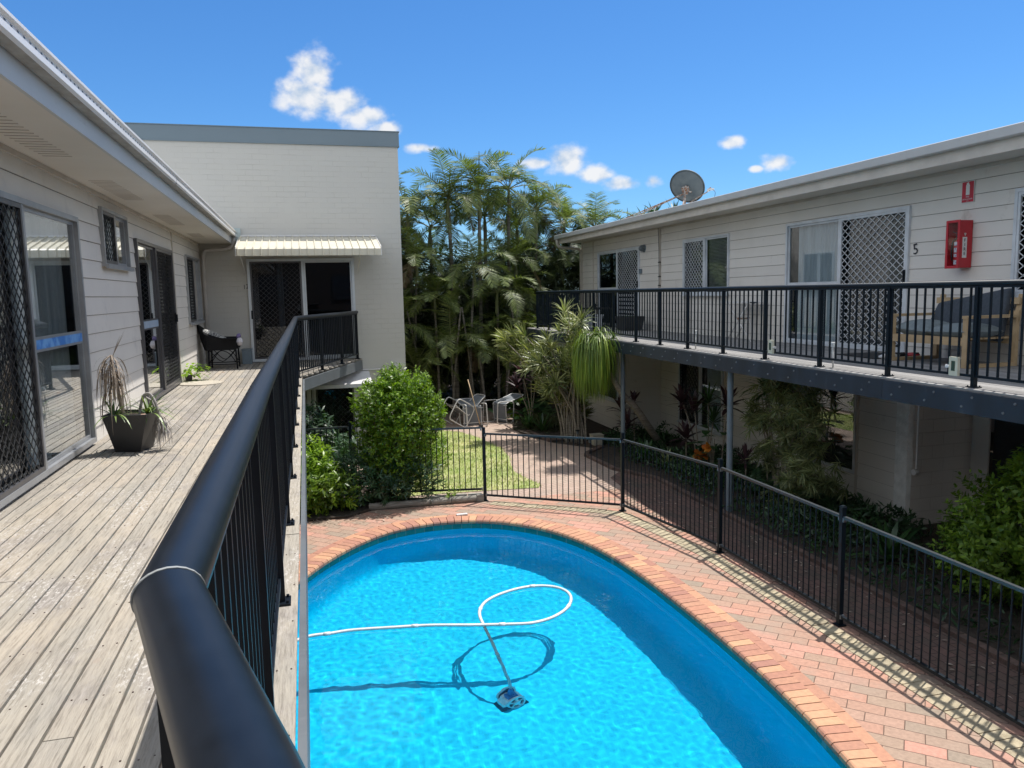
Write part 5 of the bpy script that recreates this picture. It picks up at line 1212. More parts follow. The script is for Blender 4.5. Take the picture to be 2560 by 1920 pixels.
pg = [(-.030,0),(.030,0),(.030,.125),(.018,.145),(.018,.155),(-.018,.155),(-.018,.145),(-.030,.125)]
mb.add([(XR-.0230,yc-a,4.755+z) for a,z in pg], [tuple(range(8))]); mb.bar((XR-.0232,yc+.02,4.905),(XR-.0232,yc-.012,4.915),.010,.001,up=(1,0,0)); mb.build('pictogram', M['white'], sg)
for (s_, z, h) in (('FIRE',4.722,.030),('EXTINGUISHER',4.693,.0235),('INSIDE',4.672,.014)): text(sg, s_, h, (XR-.0232,yc,z), (PI/2,0,-PI/2), M['white'], 'sign_text', .0004, 'CENTER')

# ================================================================== SATELLITE DISH
ds = thing('satellite_dish', 'grey satellite dish on rusty struts standing on the right roof', 'satellite dish', (9.6,18.2,5.45))
dc = Vector((9.5,18.10,6.14)); fwd = Vector((.62,.55,.55)).normalized(); Rm = fwd.to_track_quat('Z','Y').to_matrix()
mb = MB(); prof = []
for k in range(13): r0 = .44*k/12; prof.append((max(.0001,r0), .11*(r0/.44)**2-.03))
mb.lathe(prof, dc, 40, 0, Rm); mb.lathe([(.44,.08),(.452,.085),(.452,.07),(.44,.066)], dc, 40, 0, Rm)
dd = mb.build('reflector', M['dish'], ds, smooth=True); sl_ = dd.modifiers.new('s','SOLIDIFY'); sl_.thickness = .006; sl_.offset = -1
mb = MB(); bk = dc-fwd*.12
mb.bar(dc-fwd*.03, bk, .16,.12); mb.bar(bk+Vector((0,.12,.03)), bk+Vector((0,-.12,-.10)), .05,.05); mb.bar(bk+Vector((.02,-.02,.10)), bk+Vector((0,-.06,-.12)),.05,.04); mb.bar(dc+Rm@Vector((.1,-.1,-.02)), bk, .03,.03); mb.bar(dc+Rm@Vector((-.12,-.12,-.02)), bk, .03,.03); mb.build('mount', M['rust'], ds)
mb = MB(); mb.tube([bk,(bk.x,bk.y,5.40)], .028, 10)
for (x,y) in ((8.35,21.2),(8.55,20.9),(8.9,17.2)): mb.tube([bk-Vector((0,0,.08)),(x,y,5.36)], .017, 8)
mb.build('strut', M['rust'], ds, smooth=True)
mb = MB(); mb.tube([dc+Rm@Vector((0,-.44,.06)), dc+Vector((.12,-1.0,-.18))], .014, 8); ln = dc+Vector((.12,-1.0,-.18)); mb.tube([ln, ln+Vector((0,.02,.05))], .03, 10); mb.bar(ln+Vector((0,.06,.02)), ln+Vector((0,-.11,.0)), .07,.05,1); mb.lathe([(.0001,.04),(.035,.03),(.04,0),(.03,-.03),(.0001,-.04)], ln+Vector((0,.09,.01)), 12, 1); mb.tube(catmull([ln+Vector((0,-.1,0)),ln+Vector((0,-.22,-.08)),ln+Vector((0,-.18,-.22)),ln+Vector((0,-.08,-.30))],5,False), .006, 6, 2); mb.build('receiver_arm', [M['rust'],M['white'],M['ink']], ds)
mb = MB(); mb.tube(catmull([(8.9,22.2,5.40),(8.4,21.6,5.45),(8.3,20.8,5.44),(8.6,20.2,5.43),(9.2,19.2,5.5),(9.48,18.2,5.7)],5,False), .008, 6); mb.build('cable', M['ink'], ds)

# ================================================================== VEGETATION
def rv(): return Vector((rnd.gauss(0,1), rnd.gauss(0,1), rnd.gauss(0,1))).normalized()
# ---- palms
def frond_arrays(L, el, n, ll, lw, droop, curl, seed, ragged=.15):
    """one feather frond along +x from the origin; returns leaflet strips buf(2 seg) and rachis points"""
    rg = random.Random(seed); pts = []; d = Vector((math.cos(el),0,math.sin(el))); p = Vector((0,0,0)); K = 14
    side_bend = rg.uniform(-.12,.12)
    for k in range(K+1):
        pts.append(p.copy()); d = (d+Vector((0,side_bend*.06,-droop*(.35+1.3*k/K)/K))).normalized(); p = p+d*(L/K)
    buf = []
    for i in range(n):
        t = .16+.84*(i+.5)/n; f = t*K; k = min(K-1,int(f)); q = pts[k].lerp(pts[k+1],f-k); tg = (pts[k+1]-pts[k]).normalized()
        sd = tg.cross(Vector((0,0,1))).normalized(); up = sd.cross(tg)
        prof = math.sin(PI*min(1,(t*.86+.10)))**.6
        for s_ in (-1,1):
            if rg.random() < ragged*.35: continue
            l = ll*prof*rg.uniform(.82,1.08)
            a = .62+.35*(1-t); dirv = (sd*s_*math.sin(a+.25)+tg*math.cos(a+.25)+up*(curl+rg.gauss(0,.10))).normalized()
            nrm = (up-sd*s_*.35).normalized(); wv = dirv.cross(nrm).normalized()
            strapN(buf, q, dirv, wv, l, lw, rg.uniform(.5,1.4), 2, .4)
    return buf, pts
CROWNS = []
def crown_variant(seed, nf, L, ll, lw, n=34, spear=0, low=.3):
    rg = random.Random(seed); mb = MB(); a0 = rg.uniform(0,6)
    for i in range(nf):
        az = a0+i*2.399; t = i/nf; el = 1.38-1.15*t**.8-rg.uniform(0,.2)
        if t > .88: el = rg.uniform(-.5,.1)
        buf, pts = frond_arrays(L*rg.uniform(.85,1.1), el, n, ll, lw, rg.uniform(1.5,2.9), .42-.3*t, seed*50+i)
        c, s_ = math.cos(az), math.sin(az); Rz = np.array([[c,-s_,0],[s_,c,0],[0,0,1]])
        A = np.array(buf)@Rz.T; k = len(A)//6; b = np.arange(k)[:,None,None]*6+np.arange(2)[None,:,None]*2+np.array([0,1,3,2])[None,None,:]
        dry = 1 if t > .93 else 0
        mb.addq(A, b.reshape(-1,4), dry)
        P_ = [Vector((Rz@np.array(p[:])).tolist()) for p in pts[::2]]
        mb.tube(P_, [.018-.002*j for j in range(len(P_))], 4, 2)
    mb.tube([(0,0,-.75),(0,0,-.35),(0,0,.10)], [.055,.062,.03], 8, 2)      # crownshaft
    if spear: mb.tube([(0,0,.05),(spear*.03,0,spear*.6),(spear*.05,0,spear)], [.028,.02,.008], 5, 3)
    return mb
M['rachis'] = mk('palm_rachis', (.17,.19,.07), (.12,.13,.05), rough=.5)
M['spear'] = mk('palm_spear', (.05,.075,.03), rough=.5)
CM = [M['palm'], M['palm_dry'], M['rachis'], M['spear']]
cv = [crown_variant(11,13,1.7,.50,.024,52,spear=1.25), crown_variant(12,15,1.55,.47,.023,48,spear=.95), crown_variant(13,12,1.9,.52,.024,54,spear=0), crown_variant(14,15,1.45,.45,.023,46,spear=1.0), crown_variant(15,12,1.9,.50,.024,52,spear=.7)]
CROWNS = []
for c in cv:
    o = c.build('crown', CM, None); CROWNS.append(o); COL.objects.unlink(o)
def palm(x, y, H, v, label, sc=1.0, group=None, lean=(0,0), rot=0, r0=.055):
    r = thing('palm_tree', label, 'palm', (x,y,0), group)
    tx, ty = x+lean[0], y+lean[1]
    pts = catmull([(x,y,-.1),(x+lean[0]*.15,y+lean[1]*.15,H*.35),(x+lean[0]*.55,y+lean[1]*.55,H*.7),(tx,ty,H)],7,False)
    mb = MB(); mb.tube(pts, [r0*(1.35-.55*k/len(pts))*(1+.05*(k%2)) for k in range(len(pts))], 9); mb.build('trunk', M['palmtrunk'], r, smooth=True)
    c = inst(CROWNS[v], 'crown', r, (tx,ty,H+.3)); c.rotation_euler = (rnd.gauss(0,.06),rnd.gauss(0,.06),rot); c.scale = (sc,)*3
PT_ = [
 (5.15,22.9,6.25,0,'tallest palm with a long dark spear above its crown, trunk bare for metres',1.0,(.05,0),.3),
 (6.15,23.4,6.45,2,'tall palm just right of the tallest one with a big arching feather frond',1.0,(.1,0),2.2),
 (4.35,22.8,6.10,1,'tall shaggy palm left of the tallest spear palm',1.0,(-.1,0),1.0),
 (7.35,24.6,5.95,3,'palm with a thin spear standing mid right of the grove against the cloud',1.0,(.15,0),4.0),
 (8.6,25.6,5.6,1,'palm at the right of the grove with a spear over a white cloud',1.0,(.2,0),5.1),
 (9.8,25.9,5.5,2,'rightmost tall palm arching above the far end of the right roof',.95,(.25,0),.6),
 (10.9,25.3,5.25,3,'short palm crown peeping over the right roof at the grove edge',.9,(.2,0),1.9),
 (3.15,23.0,5.70,4,'leftmost tall palm with upright fronds beside the brick end wall',.9,(-.1,0),3.3),
 (2.85,24.6,5.3,3,'yellow green palm half hidden behind the corner of the end building',.9,(0,0),2.5),
 (5.75,24.6,5.75,4,'palm standing behind the tallest one, its crown lower',1.0,(0,0),4.4),
 (6.9,24.9,5.5,0,'palm between the two thin spears at the back of the grove',.85,(0,0),.9),
 (3.9,24.1,5.35,2,'palm at the back left of the grove with wide drooping fronds',.95,(0,0),5.6)]
for (x,y,H,v,lab,sc,ln,ro) in PT_: palm(x,y,H,v,lab,sc,'tall palms of the garden grove',ln,ro)
US = [(3.0,22.3,4.3,1),(3.7,22.2,3.2,3),(4.6,22.1,4.0,2),(5.5,22.2,3.3,4),(6.2,23.2,4.3,3),(6.8,24.2,3.4,1),(7.5,25.2,4.5,4),(8.6,25.6,4.2,0),(2.6,22.0,2.4,2),(4.1,22.0,1.9,4),(5.0,21.9,1.7,1),(5.8,22.4,2.1,3),(6.4,23.2,1.6,2),(3.2,21.9,1.2,0)]
for i,(x,y,H,v) in enumerate(US): palm(x,y,H,v,'slender understorey palm deep in the dark grove behind the white chairs',.82,'understorey palms of the garden grove',(rnd.uniform(-.25,.25),rnd.uniform(-.1,.1)),rnd.uniform(0,6),.035)
# bare leaning palm stems in the shade
for i,(x,y,dx) in enumerate(((3.3,21.9,-.5),(4.0,21.8,.35),(4.7,21.9,-.3),(5.6,21.9,.5),(6.3,22.0,-.4))):
    mb = MB(); mb.tube(catmull([(x,y,-.05),(x+dx*.3,y,1.3),(x+dx,y+.1,3.2)],6,False), .028, 7)
    solo(mb, 'bare_palm_stem', M['palmtrunk'], 'thin bare leaning stem in the shade under the palms', 'palm stem', 'bare stems under the palm grove', smooth=True, origin=(x,y,0))
# thicket: far-off understorey reading as one mass
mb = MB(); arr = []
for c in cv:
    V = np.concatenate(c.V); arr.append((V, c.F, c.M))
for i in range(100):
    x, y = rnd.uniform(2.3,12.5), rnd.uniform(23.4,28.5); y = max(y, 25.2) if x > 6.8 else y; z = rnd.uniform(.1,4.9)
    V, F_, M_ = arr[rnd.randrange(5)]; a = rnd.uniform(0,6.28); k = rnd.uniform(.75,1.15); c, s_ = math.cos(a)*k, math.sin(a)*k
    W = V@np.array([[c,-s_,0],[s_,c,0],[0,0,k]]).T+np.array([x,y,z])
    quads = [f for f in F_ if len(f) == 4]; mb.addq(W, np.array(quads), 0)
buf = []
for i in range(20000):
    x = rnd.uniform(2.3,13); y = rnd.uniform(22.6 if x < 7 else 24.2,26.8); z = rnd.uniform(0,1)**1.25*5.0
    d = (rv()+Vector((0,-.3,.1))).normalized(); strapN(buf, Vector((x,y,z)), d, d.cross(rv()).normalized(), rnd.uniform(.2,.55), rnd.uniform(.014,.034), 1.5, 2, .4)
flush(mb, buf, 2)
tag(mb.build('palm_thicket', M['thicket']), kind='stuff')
# head of a spiky palm beyond the right roof
sp = thing('screw_palm', 'spiky palm top showing above the right roof beside the satellite dish', 'palm', (12,25,0))
mb = MB(); mb.tube([(12,25,-.1),(12,25.1,6.0)], [.12,.08], 8); mb.build('trunk', M['palmtrunk'], sp)
mb = MB(); buf = []
for (cx_, cy_, cz_) in ((12,25.2,6.15),(12.1,23.9,5.95),(12,26.1,5.95)):
    for i in range(46):
        a = rnd.uniform(0,6.28); el = rnd.uniform(-.1,1.4); d = Vector((math.cos(a)*math.cos(el),math.sin(a)*math.cos(el),math.sin(el))); strapN(buf, Vector((cx_,cy_,cz_)), d, Vector((-math.sin(a),math.cos(a),0)), rnd.uniform(.45,.85), .05, rnd.uniform(.6,1.8), 4, .3)
flush(mb, buf, 4); mb.build('crown', M['low'], sp)

# ---- leafy shrubs
def leafmass(mb, blobs, N, ll, lw, sun=.5, seg=2, fold=0, clump=.16, up=.5, fill=.35, droop=1.2):
    """blobs: (cx,cy,cz,rx,ry,rz,weight). leaves grow in sprigs from clump centres near the surface"""
    buf = []; tw = sum(b[6] for b in blobs); made = 0
    while made < N:
        r = rnd.uniform(0,tw)
        for b in blobs:
            r -= b[6]
            if r <= 0: break
        d = rv(); rad = rnd.uniform(.80,1.04) if rnd.random() > fill else rnd.uniform(.3,.85)
        rad *= 1+.16*noise.noise(Vector((d.x*2.3+b[0],d.y*2.3,d.z*2.3+b[2])))
        c = Vector((b[0]+d.x*b[3]*rad, b[1]+d.y*b[4]*rad, b[2]+d.z*b[5]*rad))
        if c.z < .03: continue
        axis = (d*.75+Vector((0,0,up))+rv()*.45).normalized(); n = rnd.randint(5,9)
        for k in range(n):
            p = c+axis*(k/n)*clump; s0 = axis.cross(rv()).normalized(); dd = (s0*.85+axis*.55).normalized()
            nn = dd.cross(axis).normalized() if abs(dd.dot(axis)) < .98 else rv()
            strapN(buf, p, dd, nn, ll*rnd.uniform(.7,1.15), lw*rnd.uniform(.8,1.15), droop, seg, .45); made += 1
    flush(mb, buf, seg)
sh = thing('round_shrub', 'big round glossy green shrub growing behind the pale log, sunlit on top', 'shrub', (1.5,13.2,0))
mb = MB(); leafmass(mb, [(1.52,13.3,1.45,.70,.60,.62,3.4),(1.38,13.25,.95,.66,.48,.50,1.5),(1.50,13.25,.5,.50,.36,.42,.7),(1.42,13.3,2.08,.24,.24,.24,.5),(1.15,13.3,1.65,.40,.40,.38,.8),(1.9,13.35,1.55,.36,.38,.34,.8)]+[(1.5+rnd.uniform(-.55,.55),13.25+rnd.uniform(-.4,.3),1.95+rnd.uniform(-.1,.16),.07,.07,.15,.08) for _ in range(14)], 22500, .062, .027, clump=.15); mb.build('crown', M['shrub'], sh)
mb = MB()
for i in range(9): mb.tube(catmull([(1.45+rnd.uniform(-.1,.1),13.2+rnd.uniform(-.1,.1),0),(1.45+rnd.uniform(-.3,.3),13.25,.7),(1.45+rnd.uniform(-.5,.5),13.3+rnd.uniform(-.3,.3),1.6)],4,False), [.018]*9 if False else .013, 6)
mb.build('stem', M['bark'], sh)
sv = thing('vine_shrub', 'low bright green lance leaved shrub at the left beneath the deck edge', 'shrub', (-.2,13,0))
mb = MB(); leafmass(mb, [(-.25,12.98,.50,.62,.42,.50,3),(.22,12.98,.34,.40,.36,.36,1.6),(-.9,13.1,.5,.6,.5,.5,1.5),(-.15,13.2,.85,.40,.32,.30,.8)], 6500, .115, .027, clump=.20, fill=.3, droop=2.5, seg=3); mb.build('crown', M['jas'], sv)
ls = thing('low_shade_shrub', 'low growth with leaves darkened as shade at the foot of the big round shrub along the log', 'shrub', (.8,13.1,0))  # dark leaves stand in for shade on the round shrub's lower part
mb = MB(); leafmass(mb, [(.85,13.12,.40,.55,.36,.40,2),(1.5,13.03,.36,.60,.26,.36,2.2),(.6,13.4,.65,.35,.3,.35,1)], 5200, .10, .022, clump=.18, fill=.3, droop=2); mb.build('crown', M['low'], ls)
mb = MB(); leafmass(mb, [(-.3,15.2,.8,.75,.6,.75,2),(.5,15.6,.35,.6,.5,.4,1),(1.6,15.0,.4,.5,.7,.4,1)], 3200, .20, .035, clump=.25, fill=.4, droop=2.5, seg=3); solo(mb, 'garden_shrub', M['low'], 'dark shrub against the ground floor wall behind the short fence', 'shrub', origin=(.2,15.3,0))
mb = MB(); leafmass(mb, [(2.35,15.9,.30,.42,.85,.36,2),(2.6,17.2,.30,.35,.7,.34,1)], 4200, .055, .02, clump=.12); solo(mb, 'lawn_shrub', M['shrub'], 'low rounded shrub along the left edge of the lawn', 'shrub', origin=(2.4,16.2,0))
mb = MB(); leafmass(mb, [(2.32,12.86,.10,.09,.04,.10,1)], 60, .07, .02); solo(mb, 'weed', M['jas'], 'small weed sprouting between the edging logs', 'plant', origin=(2.32,12.86,0))
hd = thing('hedge_shrub', 'large rounded green shrub beside the fence at the right edge', 'shrub', (7.75,6.2,0))
mb = MB(); leafmass(mb, [(7.6,6.35,.80,.70,.98,.72,3),(7.6,5.2,.75,.66,.9,.72,2.2),(7.55,6.75,.50,.60,.66,.48,1.5),(7.5,6.1,1.45,.40,.48,.32,.8),(7.55,5.6,1.35,.4,.5,.4,.7),(7.5,6.45,1.62,.13,.13,.26,.12)], 19000, .075, .034, clump=.16); mb.build('crown', M['hedge'], hd)
mb = MB()
for i in range(7): mb.tube([(7.7+rnd.uniform(-.1,.1),6.1+rnd.uniform(-.3,.3),0),(7.7+rnd.uniform(-.3,.3),6.1+rnd.uniform(-.6,.6),1.2)], .014, 6)
mb.build('stem', M['bark'], hd)

# ---- strap-leaved dracaena mass
def rosette(buf, c, n, L, w_, axis=Vector((0,0,1)), spread=1.25, droop=1.6, seg=3, z0=-.1):
    for i in range(n):
        t = i/n; a = i*2.399+rnd.uniform(-.3,.3); th = spread*(.15+.95*t)+rnd.gauss(0,.10)
        x = axis.orthogonal().normalized(); y = axis.cross(x); h = x*math.cos(a)+y*math.sin(a)
        d = (axis*math.cos(th)+h*math.sin(th)).normalized(); s_ = d.cross(axis)
        s_ = s_.normalized() if s_.length > 1e-3 else x
        strapN(buf, c-axis*.10*t, d, s_, L*(.55+.5*math.sin(PI*(.25+.6*t)))*rnd.uniform(.85,1.1), w_, droop*rnd.uniform(.5,1.3), seg, .3)
ROS = [(4.61, 17.97, 2.5), (4.87, 18.18, 2.58), (5.14, 18.06, 2.58), (4.96, 18.22, 2.27), (5.08, 18.24, 2.32), (5.15, 17.85, 2.24), (5.2, 16.92, 1.96), (5.74, 17.9, 2.25), (5.45, 17.21, 2.5), (5.18, 17.18, 2.01), (5.67, 18.09, 1.5), (5.77, 17.46, 1.65), (6.02, 17.9, 1.5), (5.95, 16.82, 2.0), (5.95, 17.49, 2.02), (5.93, 17.08, 1.85), (6.22, 17.66, 1.39), (6.53, 17.94, 1.49), (6.0, 17.53, 1.29), (6.4, 17.79, 1.24), (5.95, 17.71, 1.31), (5.57, 16.98, 1.5), (6.55, 17.81, 0.69), (6.25, 17.61, 1.04), (6.31, 17.26, 1.05), (5.86, 16.94, 2.82), (5.95, 17.36, 3.14), (5.95, 16.6, 2.82), (5.95, 16.21, 2.96), (5.95, 16.74, 2.61), (5.95, 16.46, 2.52), (5.95, 17.06, 2.36), (5.95, 16.72, 2.23), (5.95, 16.32, 2.27), (5.61, 17.43, 1.59), (5.59, 18.02, 2.21)]
dr = thing('dracaena_clump', 'many branched strap leaved shrub in sun reaching up past the walkway corner', 'shrub', (6.15,17.5,0))
mb = MB(); buf = []
for (x,y,z) in ROS:
    ax = Vector((x-6.1,y-17.6,max(.6,z-.6))).normalized(); rosette(buf, Vector((x,y,z)), rnd.randint(30,42), rnd.uniform(.32,.42), .030, ax)
    for k in range(3):
        c2 = Vector((x+rnd.uniform(-.25,.25),y+rnd.uniform(-.35,.35),z-rnd.uniform(.1,.35)))
        if c2.x > 6.1 and c2.z > 1.9: c2.x = 6.0
        rosette(buf, c2, rnd.randint(16,26), rnd.uniform(.26,.36), .028, (ax+rv()*.5).normalized())
flush(mb, buf, 3); mb.build('crown', M['drac'], dr)
mb = MB()
for i,(x,y,z) in enumerate(ROS):
    bx, by = 6.15+rnd.uniform(-.25,.2), 17.3+rnd.uniform(-.35,.35)
    mb.tube(catmull([(bx,by,-.05),(bx+(x-bx)*.15,by+(y-by)*.2,z*.4),(bx+(x-bx)*.55,by+(y-by)*.6,z*.72),(x,y,z-.03)],4,False), [.024-.0011*k for k in range(13)], 6)
mb.tube([(5.75,16.6,2.6),(5.6,16.0,3.0),(5.35,15.5,3.32)], [.012,.008,.003], 5); mb.tube([(5.58,15.9,3.02),(5.5,15.6,3.0)], .004, 4)
mb.build('stem', M['bark'], dr, smooth=True)
# ---- weeping ponytail-like plant on a leaning trunk
wp = thing('weeping_plant', 'fountain of long drooping bright green leaves on a pale leaning trunk', 'tree', (7.8,15.9,0))
mb = MB(); mb.tube(catmull([(7.81,15.92,-.05),(7.15,15.4,.66),(6.75,15.2,1.13),(6.49,15.1,1.36),(6.12,15.0,1.87),(5.92,14.97,2.3),(5.84,14.95,2.62)],5,False), [.088-.0016*k for k in range(31)], 10); mb.build('trunk', M['bark'], wp, smooth=True)
mb = MB(); buf = []
for i in range(1300):
    a = rnd.uniform(0,6.283); big = rnd.random() > .25
    c = Vector((5.84+rnd.gauss(0,.05),14.95+rnd.gauss(0,.05),2.62+rnd.uniform(-.12,.10)))
    if not big: c += Vector((-.22,.05,-.03))
    el = rnd.uniform(.0,1.35) if i % 4 else rnd.uniform(-1.0,.3)
    d = Vector((math.cos(a)*math.cos(el),math.sin(a)*math.cos(el),math.sin(el))); L = rnd.uniform(.75,1.35)
    strapN(buf, c, d, Vector((-math.sin(a),math.cos(a),0)), L, .013, rnd.uniform(4,10.5), 9, .3)
flush(mb, buf, 9); mb.build('leaves', M['pony'], wp)
# ---- cordylines and other stems against the wall
def cordy(x, y, H, heads, label, mt='cordy', n=18, L=.44, w_=.08, lean=(0,0), cat='plant', group=None, name='cordyline', spread=1.35, droop=1.8):
    r = thing(name, label, cat, (x,y,0), group); mb = MB(); st = MB(); buf = []
    for (dx,dy,z) in heads:
        st.tube(catmull([(x+rnd.uniform(-.03,.03),y+rnd.uniform(-.03,.03),-.03),(x+dx*.35,y+dy*.35,z*.5),(x+dx,y+dy,z)],4,False), .012, 6)
        rosette(buf, Vector((x+dx,y+dy,z)), n, L, w_, Vector((dx*.4,dy*.4,1)).normalized(), spread, droop, 4)
    flush(mb, buf, 4); mb.build('leaves', M[mt], r); st.build('stem', M['bark'], r, smooth=True); return r
cordy(7.45,13.6,1.3,[(0,.72,1.30),(.0,.2,1.22)],'purple leaved cordyline with two heads before the lower window')
cordy(7.3,13.85,.6,[(0,0,.66)],'short purple cordyline in front of the lower window frame')
cordy(7.45,12.75,1.5,[(0,-.2,1.48)],'purple cordyline with thin upright leaves beside the grey steel post')
cordy(7.1,15.95,1.2,[(0,0,1.16)],'small headed dark cordyline on a thin bent stem beside the leaning trunk',n=11,L=.24)
cordy(6.85,16.1,.9,[(0,0,.93),(.05,-.25,.62)],'dark maroon cordyline beneath the weeping plant',n=16)
cordy(7.35,11.75,.6,[(0,0,.62)],'low dark cordyline right of the grey steel post',n=26,L=.32,w_=.045)
cordy(5.75,19.6,1.6,[(-.25,-.1,1.42),(-.4,0,1.12),(.15,.1,1.2),(0,.0,1.62)],'reddish maroon cordyline clump in the shade behind the strap leaved shrub',n=24,L=.42,w_=.07)
cordy(7.4,13.15,1.5,[(0,0,1.46),(.05,-.1,1.1)],'green striped dracaena head between the purple cordylines',mt='greenbroad',n=34,L=.42,w_=.035,name='dracaena')
cordy(7.5,11.3,1.9,[(0,.1,1.88)],'tall dark green dracaena head right of the grey steel post',mt='greenbroad',n=36,L=.55,w_=.05,name='dracaena',droop=2.6)
# variegated, many small rosettes spilling down from the walkway to the ground
vg = thing('variegated_shrub', 'tall grey green variegated shrub spilling down in front of the lower wall', 'shrub', (7.4,10.8,0))
mb = MB(); st = MB(); buf = []
VL = [(10.95,1.95,.22),(10.55,1.98,.28),(10.15,1.85,.26),(10.85,1.6,.30),(10.4,1.55,.34),(10.0,1.45,.30),(11.25,1.42,.20),(11.45,1.38,.14),(10.5,1.2,.32),(10.1,1.1,.32),(10.7,.95,.26),(11.1,.85,.22),(10.3,.75,.30),(9.9,.75,.22),(10.5,.45,.24),(10.2,.35,.26),(9.75,.62,.14),(10.35,.08,.22),(10.55,.15,.18)]
for (y,z,r0) in VL:
    for k in range(17):
        c = Vector((7.4+rnd.gauss(0,.17), y+rnd.gauss(0,r0*.62), z+rnd.gauss(0,r0*.5)))
        if c.z < .1: c.z = .1
        if c.z > 2.18: c.z = 2.1
        rosette(buf, c, 20, .20, .018, (Vector((-.6,(y-10.5)*.3,-.1))+rv()*.7).normalized(), 1.5, 1.2, 2)
    st.tube(catmull([(7.5+rnd.uniform(-.1,.1),10.9+rnd.uniform(-.25,.25),-.02),(7.45,10.9+(y-10.9)*.3,z*.6),(7.42,y,z)],3,False), .011, 5)
for dy in (.55,.4,.2,-.1,.3): st.tube(catmull([(7.5,11.0,0),(7.47,11.0+dy*.4,.7),(7.45,11.05+dy,1.75)],4,False), .011, 6)
flush(mb, buf, 2); mb.build('leaves', M['vari'], vg); st.build('stem', M['bark'], vg)
# flowering plant
hb = thing('flowering_plant', 'broad leaved plant with large orange flowers between the fence post and grey steel post', 'plant', (7.2,12.8,0))
mb = MB(); buf = []
for (y,z) in ((13.0,.42),(12.95,.46),(13.08,.36),(12.8,.63),(12.72,.6),(13.2,.40)):
    for k in range(7):
        d = (rv()+Vector((-.8,0,.2))).normalized(); strapN(buf, Vector((7.2,y,z)), d, d.cross(rv()).normalized(), .13, .10, 3, 3, .6)
flush(mb, buf, 3); mb.build('flower', M['flower'], hb)
mb = MB(); buf = []
for k in range(26):
    a = rnd.uniform(0,6.28); c = Vector((7.3+rnd.uniform(-.1,.1),12.75+rnd.uniform(-.35,.45),rnd.uniform(.1,.95))); d = Vector((math.cos(a),math.sin(a),.5)).normalized(); strapN(buf, c, d, Vector((-math.sin(a),math.cos(a),0)), rnd.uniform(.22,.38), .15, 2.5, 4, .5)
flush(mb, buf, 4); mb.build('leaf', M['greenbroad'], hb)
mb = MB()
for k in range(4): mb.tube([(7.3,12.8,0),(7.28,12.7+.1*k,.8)], .009, 5)
mb.build('stem', M['bark'], hb)
# broad leaved canna with pale lime leaves in sun
cn_ = thing('canna_plant', 'broad leaved plant with a few sunlit pale green leaves at the path side', 'plant', (5.8,21,0))
mb = MB(); buf = []
for (x,y,z,a) in ((5.62,20.9,.22,2.8),(5.72,20.9,.12,3.4),(5.9,20.9,.25,.5),(6.0,20.9,.18,.1),(5.8,20.9,.45,1.8),(5.78,20.9,.05,4)):
    d = Vector((math.cos(a),-.3,.5)).normalized(); strapN(buf, Vector((x,y,z)), d, Vector((.2,-.6,.8)), .30, .14, 2.5, 4, .5)
flush(mb, buf, 4); mb.build('sunlit_leaf', M['lime'], cn_)
mb = MB(); buf = []
for k in range(60):
    a = rnd.uniform(0,6.28); c = Vector((6.1+rnd.gauss(0,.4),20.6+rnd.gauss(0,.7),rnd.uniform(.05,.5))); d = Vector((math.cos(a),math.sin(a),1.0)).normalized(); strapN(buf, c, d, Vector((-math.sin(a),math.cos(a),0)), rnd.uniform(.35,.6), .16, 2.0, 4, .5)
flush(mb, buf, 4); mb.build('leaves', M['greenbroad'], cn_)
# grassy clump
gc = MB(); buf = []
for i in range(700):
    a = rnd.uniform(0,6.28); c = Vector((6.05+rnd.gauss(0,.22),19.2+rnd.gauss(0,.30),0)); el = rnd.uniform(.4,1.4); d = Vector((math.cos(a)*math.cos(el),math.sin(a)*math.cos(el),math.sin(el))); strapN(buf, c, d, Vector((-math.sin(a),math.cos(a),0)), rnd.uniform(.5,.85), .011, 2.8, 5, .3)
flush(gc, buf, 5); M['olive'] = leafmat('olive_grass_leaf', (.05,.06,.022), (.15,.15,.07)); solo(gc, 'grass_clump', M['olive'], 'arching olive grass clump beside the path bend', 'plant', origin=(6.05,19.2,0))
ag = MB(); buf = []
for (x,y,s_) in ((5.55,19.2,.5),(5.75,18.7,.5)): rosette(buf, Vector((x,y,.05)), 30, s_, .06, Vector((0,0,1)), 1.35, 1.0, 4)
flush(ag, buf, 4); solo(ag, 'agave', M['greenbroad'], 'blue green rosette plant at the path edge before the grass clump', 'plant', origin=(5.6,19,0))
for (x,y,s_,lab) in ((7.15,8.05,.55,'large soft agave rosette in shade behind the fence near the white pier'),(6.75,14.6,.5,'green rosette plant behind the fence post by the path'),(6.9,13.9,.4,'striped spider like rosette in the shaded bed')):
    ag = MB(); buf = []; rosette(buf, Vector((x,y,.08)), 30, s_, .085 if s_ > .45 else .035, Vector((0,0,1)), 1.3, 1.4, 4); flush(ag, buf, 4); solo(ag, 'agave', M['greenbroad'] if s_ != .4 else M['vari'], lab, 'plant', origin=(x,y,0))
